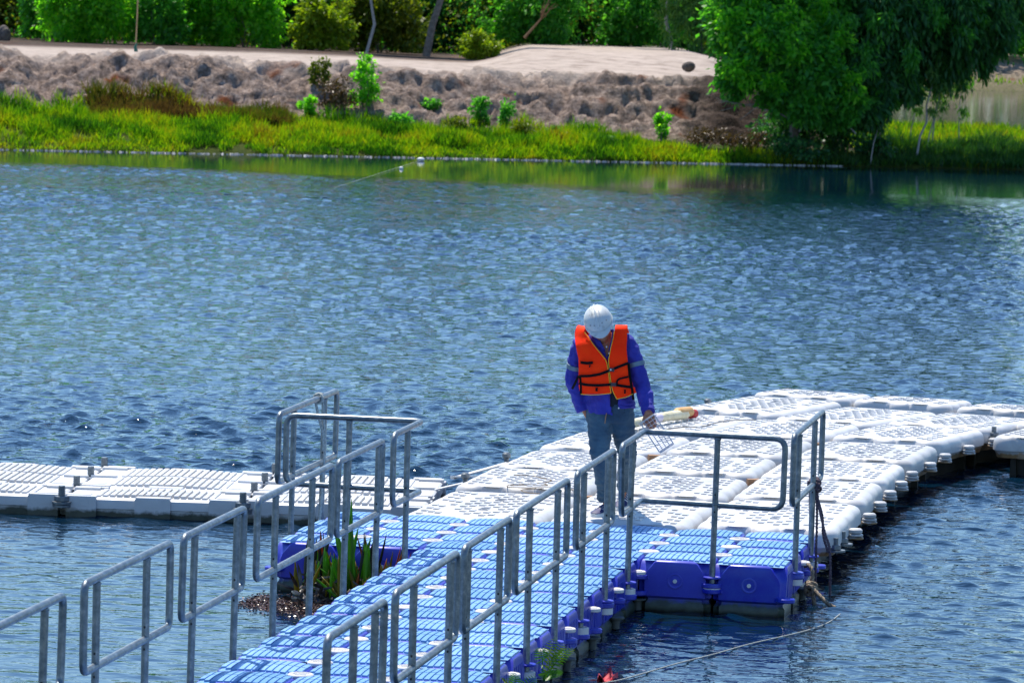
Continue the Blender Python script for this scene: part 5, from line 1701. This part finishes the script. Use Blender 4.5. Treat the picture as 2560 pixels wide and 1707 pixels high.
# padded fender lying along the far left edge
fp = Vector(deckp([(.20, 10.05)])[0])
fr = thing('fender', 'cream padded roll with tan wrap and red end beside the man', 'fender', fp)
def spine(t): return Vector((-.17+.40*t, -.95+1.55*t, .045+.02*math.sin(3*t)))
for nm, t0, t1, r_, mt in (('padding', 0, .40, .038, simple('cream_canvas', (.62, .56, .36), (.74, .68, .50), 14, .85, bscale=20, bstr=.6, bdist=.02)), ('wrap', .38, .56, .043, simple('lilac_wrap', (.55, .50, .62), (.68, .63, .72), 14, .8)),
                           ('padding', .54, .95, .044, None), ('tan_cover', .78, 1.0, .045, simple('tan_cover', (.55, .30, .10), (.62, .38, .16), 8, .7)), ('red_end', .99, 1.06, .042, simple('red_cloth', (.35, .02, .025), (.45, .04, .04), 16, .8))):
    if mt is None: mt = bpy.data.materials['cream_canvas']
    m = MB(); ts = np.linspace(t0, t1, 10)
    rr = [r_*(.62 if i in (0, 9) else 1)*(1+.06*math.sin(9*t)) for i, t in enumerate(ts)]
    off = Vector((.0, .03, .018)) if nm == 'tan_cover' else Vector((0, 0, 0))
    m.tube([spine(t)+off for t in ts], rr, 12)
    m.build(nm, mt, fr, 60)

# thin line with a small white float out on the lake
A, B = onz(1052, 401, WATER+.02), onz(835, 470, WATER+.02)
lr = thing('fishing_line', 'thin pale line with a small white float running off the far shore', 'line', A)
m = MB(); m.tube([Vector((0, 0, 0)), (B-A)*.5, (B-A)], .004, 5); m.build('line', simple('pale_line', (.40, .40, .30)), lr)
m = MB(); blob(m, (0, 0, .02), (.10, .06, .05)); m.build('float', WHITE, lr)
m = MB(); q = onz(1003, 421, WATER+.02)-A; blob(m, tuple(q), (.05, .04, .04)); m.build('float', WHITE, lr)

# red scrap caught on the floating rope
rng = np.random.default_rng(4)
m = MB(); G = 7; vs = []; fs = []
for i in range(G):
    for j in range(G):
        x, y = (i/(G-1)-.5)*.09, (j/(G-1)-.5)*.20
        vs.append((x+rng.normal()*.008, y+rng.normal()*.01, .012+.05*max(0, math.sin(i*1.3)*math.cos(j*.9))+.04*math.exp(-((i-4)**2+(j-4)**2)/3)))
for i in range(G-1):
    for j in range(G-1): fs.append((i*G+j, (i+1)*G+j, (i+1)*G+j+1, i*G+j+1))
m.add(vs, fs)
ro = m.build('red_cloth', simple('red_rag', (.38, .015, .03), (.52, .03, .05), 20, .7), None, 60, (1.79, -3.24, WATER-.012))
ro.modifiers.new('t', 'SOLIDIFY').thickness = .006
tag(ro, 'crumpled red rag floating by the pale rope at the bottom edge', 'rag')

# ---------------------------------------------------------------- water plants by the left arm
def blade(m, base, tip, w, curl=.15, n=5):
    b, t = Vector(base), Vector(tip); d = t-b; s_ = d.cross(Vector((0, -1, .2)))
    if s_.length < 1e-5: s_ = Vector((1, 0, 0))
    s_.normalize(); up = s_.cross(d).normalized()
    vs = []; fs = []
    for i in range(n+1):
        q = i/n; ww = w*(math.sin(math.pi*min(.98, q*.86+.12))**.8)*.5
        p = b+d*q+up*(curl*d.length*q*q)
        vs += [tuple(p-s_*ww-up*ww*.25), tuple(p+up*ww*.1), tuple(p+s_*ww-up*ww*.25)]
    for i in range(n):
        o = i*3; fs += [(o, o+1, o+4, o+3), (o+1, o+2, o+5, o+4)]
    m.add(vs, fs)
G1 = leaf_mat('reed_green', [(.07, .22, .012), (.11, .30, .015)], .35, .45)
G2 = leaf_mat('reed_yellow', [(.16, .17, .012), (.25, .18, .015)], .4, .45)
G3 = leaf_mat('reed_orange', [(.25, .06, .01), (.38, .11, .015)], .45, .4)
G4 = leaf_mat('reed_dark', [(.012, .02, .012), (.03, .03, .02)], .4, .15)
DEAD = simple('dead_leaf', (.015, .012, .010), (.10, .08, .065), 18, .35)
def water_plant():
    rng = np.random.default_rng(8)
    base = Vector((-.42, -.35, WATER))
    root = thing('water_plant', 'clump of upright green and rusty strap leaves beside the left arm', 'plant', base)
    n = 0
    def leaf(x, y, h, lean, w, mat, z0=.06):
        m = MB(); blade(m, (0, 0, 0), (lean[0], lean[1], h), w, rng.uniform(-.1, .2))
        o = m.build('leaf', mat, root, 60); o.location = Vector((x, y, WATER+z0))-base
        md = o.modifiers.new('t', 'SOLIDIFY'); md.thickness = .002
    # tall green group in the middle
    for k in range(15):
        leaf(rng.uniform(-.46, -.26), rng.uniform(-.55, -.25), rng.uniform(.24, .40), (rng.normal()*.04, rng.normal()*.03), rng.uniform(.03, .045), G1, .12)
    leaf(-.37, -.52, .62, (.012, -.02), .036, G1, .10)
    leaf(-.345, -.50, .50, (-.02, 0), .036, G1, .10)
    for k in range(14):
        leaf(rng.uniform(-.62, -.48), rng.uniform(-.5, -.2), rng.uniform(.18, .30), (rng.normal()*.05-.02, rng.normal()*.03), rng.uniform(.022, .034), G1 if k % 3 else G2, .08)
    for k in range(26):
        leaf(rng.uniform(-.60, -.12), rng.uniform(-.6, -.2), rng.uniform(.10, .22), (rng.normal()*.06, rng.normal()*.04), rng.uniform(.016, .028), (G2, G2, G3, G1)[k % 4], .06)
    for k in range(30):
        leaf(rng.uniform(-.76, -.1), rng.uniform(-.75, -.15), rng.uniform(.14, .30), (rng.normal()*.09, rng.normal()*.05), rng.uniform(.016, .03), (G2, G1, G2)[k % 3], .05)
    for k in range(20):
        x = rng.uniform(-.20, -.03)
        leaf(x, rng.uniform(-.5, -.12), rng.uniform(.16, .36), (rng.uniform(.0, .12), rng.normal()*.03), rng.uniform(.014, .024), (G3, G2, G3)[k % 3], .06)
    for k in range(16):
        leaf(rng.uniform(-.72, -.58) if k < 7 else rng.uniform(-.34, -.22), rng.uniform(-.45, -.2), rng.uniform(.26, .42), (rng.normal()*.06-.02*(k < 7), rng.normal()*.03), rng.uniform(.018, .035), (G4, G3, G4)[k % 3], .10)
water_plant()
def dead_leaves():
    rng = np.random.default_rng(18)
    base = Vector((-.45, -.5, WATER))
    root = thing('dead_leaves', 'heap of curled blackened dead leaves under the upright water plant', 'dead leaves', base)
    m = MB()
    for k in range(230):
        t = rng.random()
        x = -.75+.72*t+rng.normal()*.03; y = -.55+rng.normal()*.14+.25*t; z = .01+rng.random()**1.5*.17
        d = Vector((rng.normal(), rng.normal(), rng.normal()*.7)).normalized()*rng.uniform(.06, .14)
        blade(m, Vector((x, y, WATER+z))-base, Vector((x, y, WATER+z))-base+d, rng.uniform(.012, .03), rng.uniform(-.9, .9), 6)
    o = m.build('withered_leaf', DEAD, root, 60); o['kind'] = 'stuff'
dead_leaves()
def scum():
    rng = np.random.default_rng(28); N = 11000
    a = rng.uniform(0, 1, N); 
    x = -1.05+1.0*a+rng.normal(size=N)*.03; y = -.55-.62*a+rng.normal(size=N)*.18
    keep = x < -.03
    x, y = x[keep], y[keep]; N = len(x)
    C = np.stack([x, y, np.full(N, WATER+.004)+rng.random(N)*.006], 1)
    D = np.stack([rng.normal(size=N), rng.normal(size=N), rng.normal(size=N)*.1], 1)
    L = rng.uniform(.006, .022, N)
    V, F = leaf_quads(C, D, L, L*rng.uniform(.3, .8, N), rng)
    m, nt, p = new_mat('brown_scum')
    g = nt.nodes.new('ShaderNodeNewGeometry')
    nt.links.new(ramp(nt, g.outputs['Random Per Island'], [(0, (.03, .014, .010)), (.6, (.11, .055, .038)), (1, (.24, .15, .11))]), p.inputs['Base Color'])
    p.inputs['Roughness'].default_value = .25
    tag(link('floating_debris', np_mesh('floating_debris', V, F, m, False)), 'brown mat of broken leaves floating below the dead leaves', 'debris', kind='stuff')
scum()

# ferns rooted on the walkway's right edge
def fern(label, base, fronds, seed):
    rng = np.random.default_rng(seed); B = Vector(base)
    root = thing('fern', label, 'plant', B, 0, 'ferns on the right edge of the walkway')
    for tip, wd in fronds:
        m = MB(); T = Vector(tip)-B
        P = [T*t+Vector((0, 0, .10*math.sin(math.pi*t)*T.length)) for t in np.linspace(0, 1, 25)]
        m.tube(P, [.0035*(1-.7*i/24) for i in range(25)], 5)
        for i in range(4, 25, 2):
            d = (P[i]-P[i-1]).normalized(); s_ = d.cross(Vector((0, -.7, .7))).normalized()
            ll = wd*math.sin(math.pi*min(1, (i-1)/24.5))**.7
            for sg in (-1, 1): blade(m, P[i], P[i]+s_*sg*ll+d*ll*.30, ll*.17, .05, 3)
        m.build('frond', G1 if rng.random() < .6 else L_YELLOW, root, 60)
fern('leafy fern growing from the walkway edge between two right-hand posts', (1.58, -4.35, -.20),
     [((1.60, -4.65, .035), .05), ((1.66, -4.2, .0), .055), ((1.72, -4.3, -.02), .05), ((1.69, -4.0, -.05), .05), ((1.64, -4.6, -.12), .05), ((1.70, -4.5, -.14), .05), ((1.60, -4.1, .02), .045)], 1)
fern('low fern on the walkway edge at the very bottom of the photo', (1.57, -5.25, -.22),
     [((1.58, -5.35, -.02), .05), ((1.66, -5.15, -.06), .05), ((1.52, -5.4, -.05), .045), ((1.70, -5.2, -.15), .05)], 2)
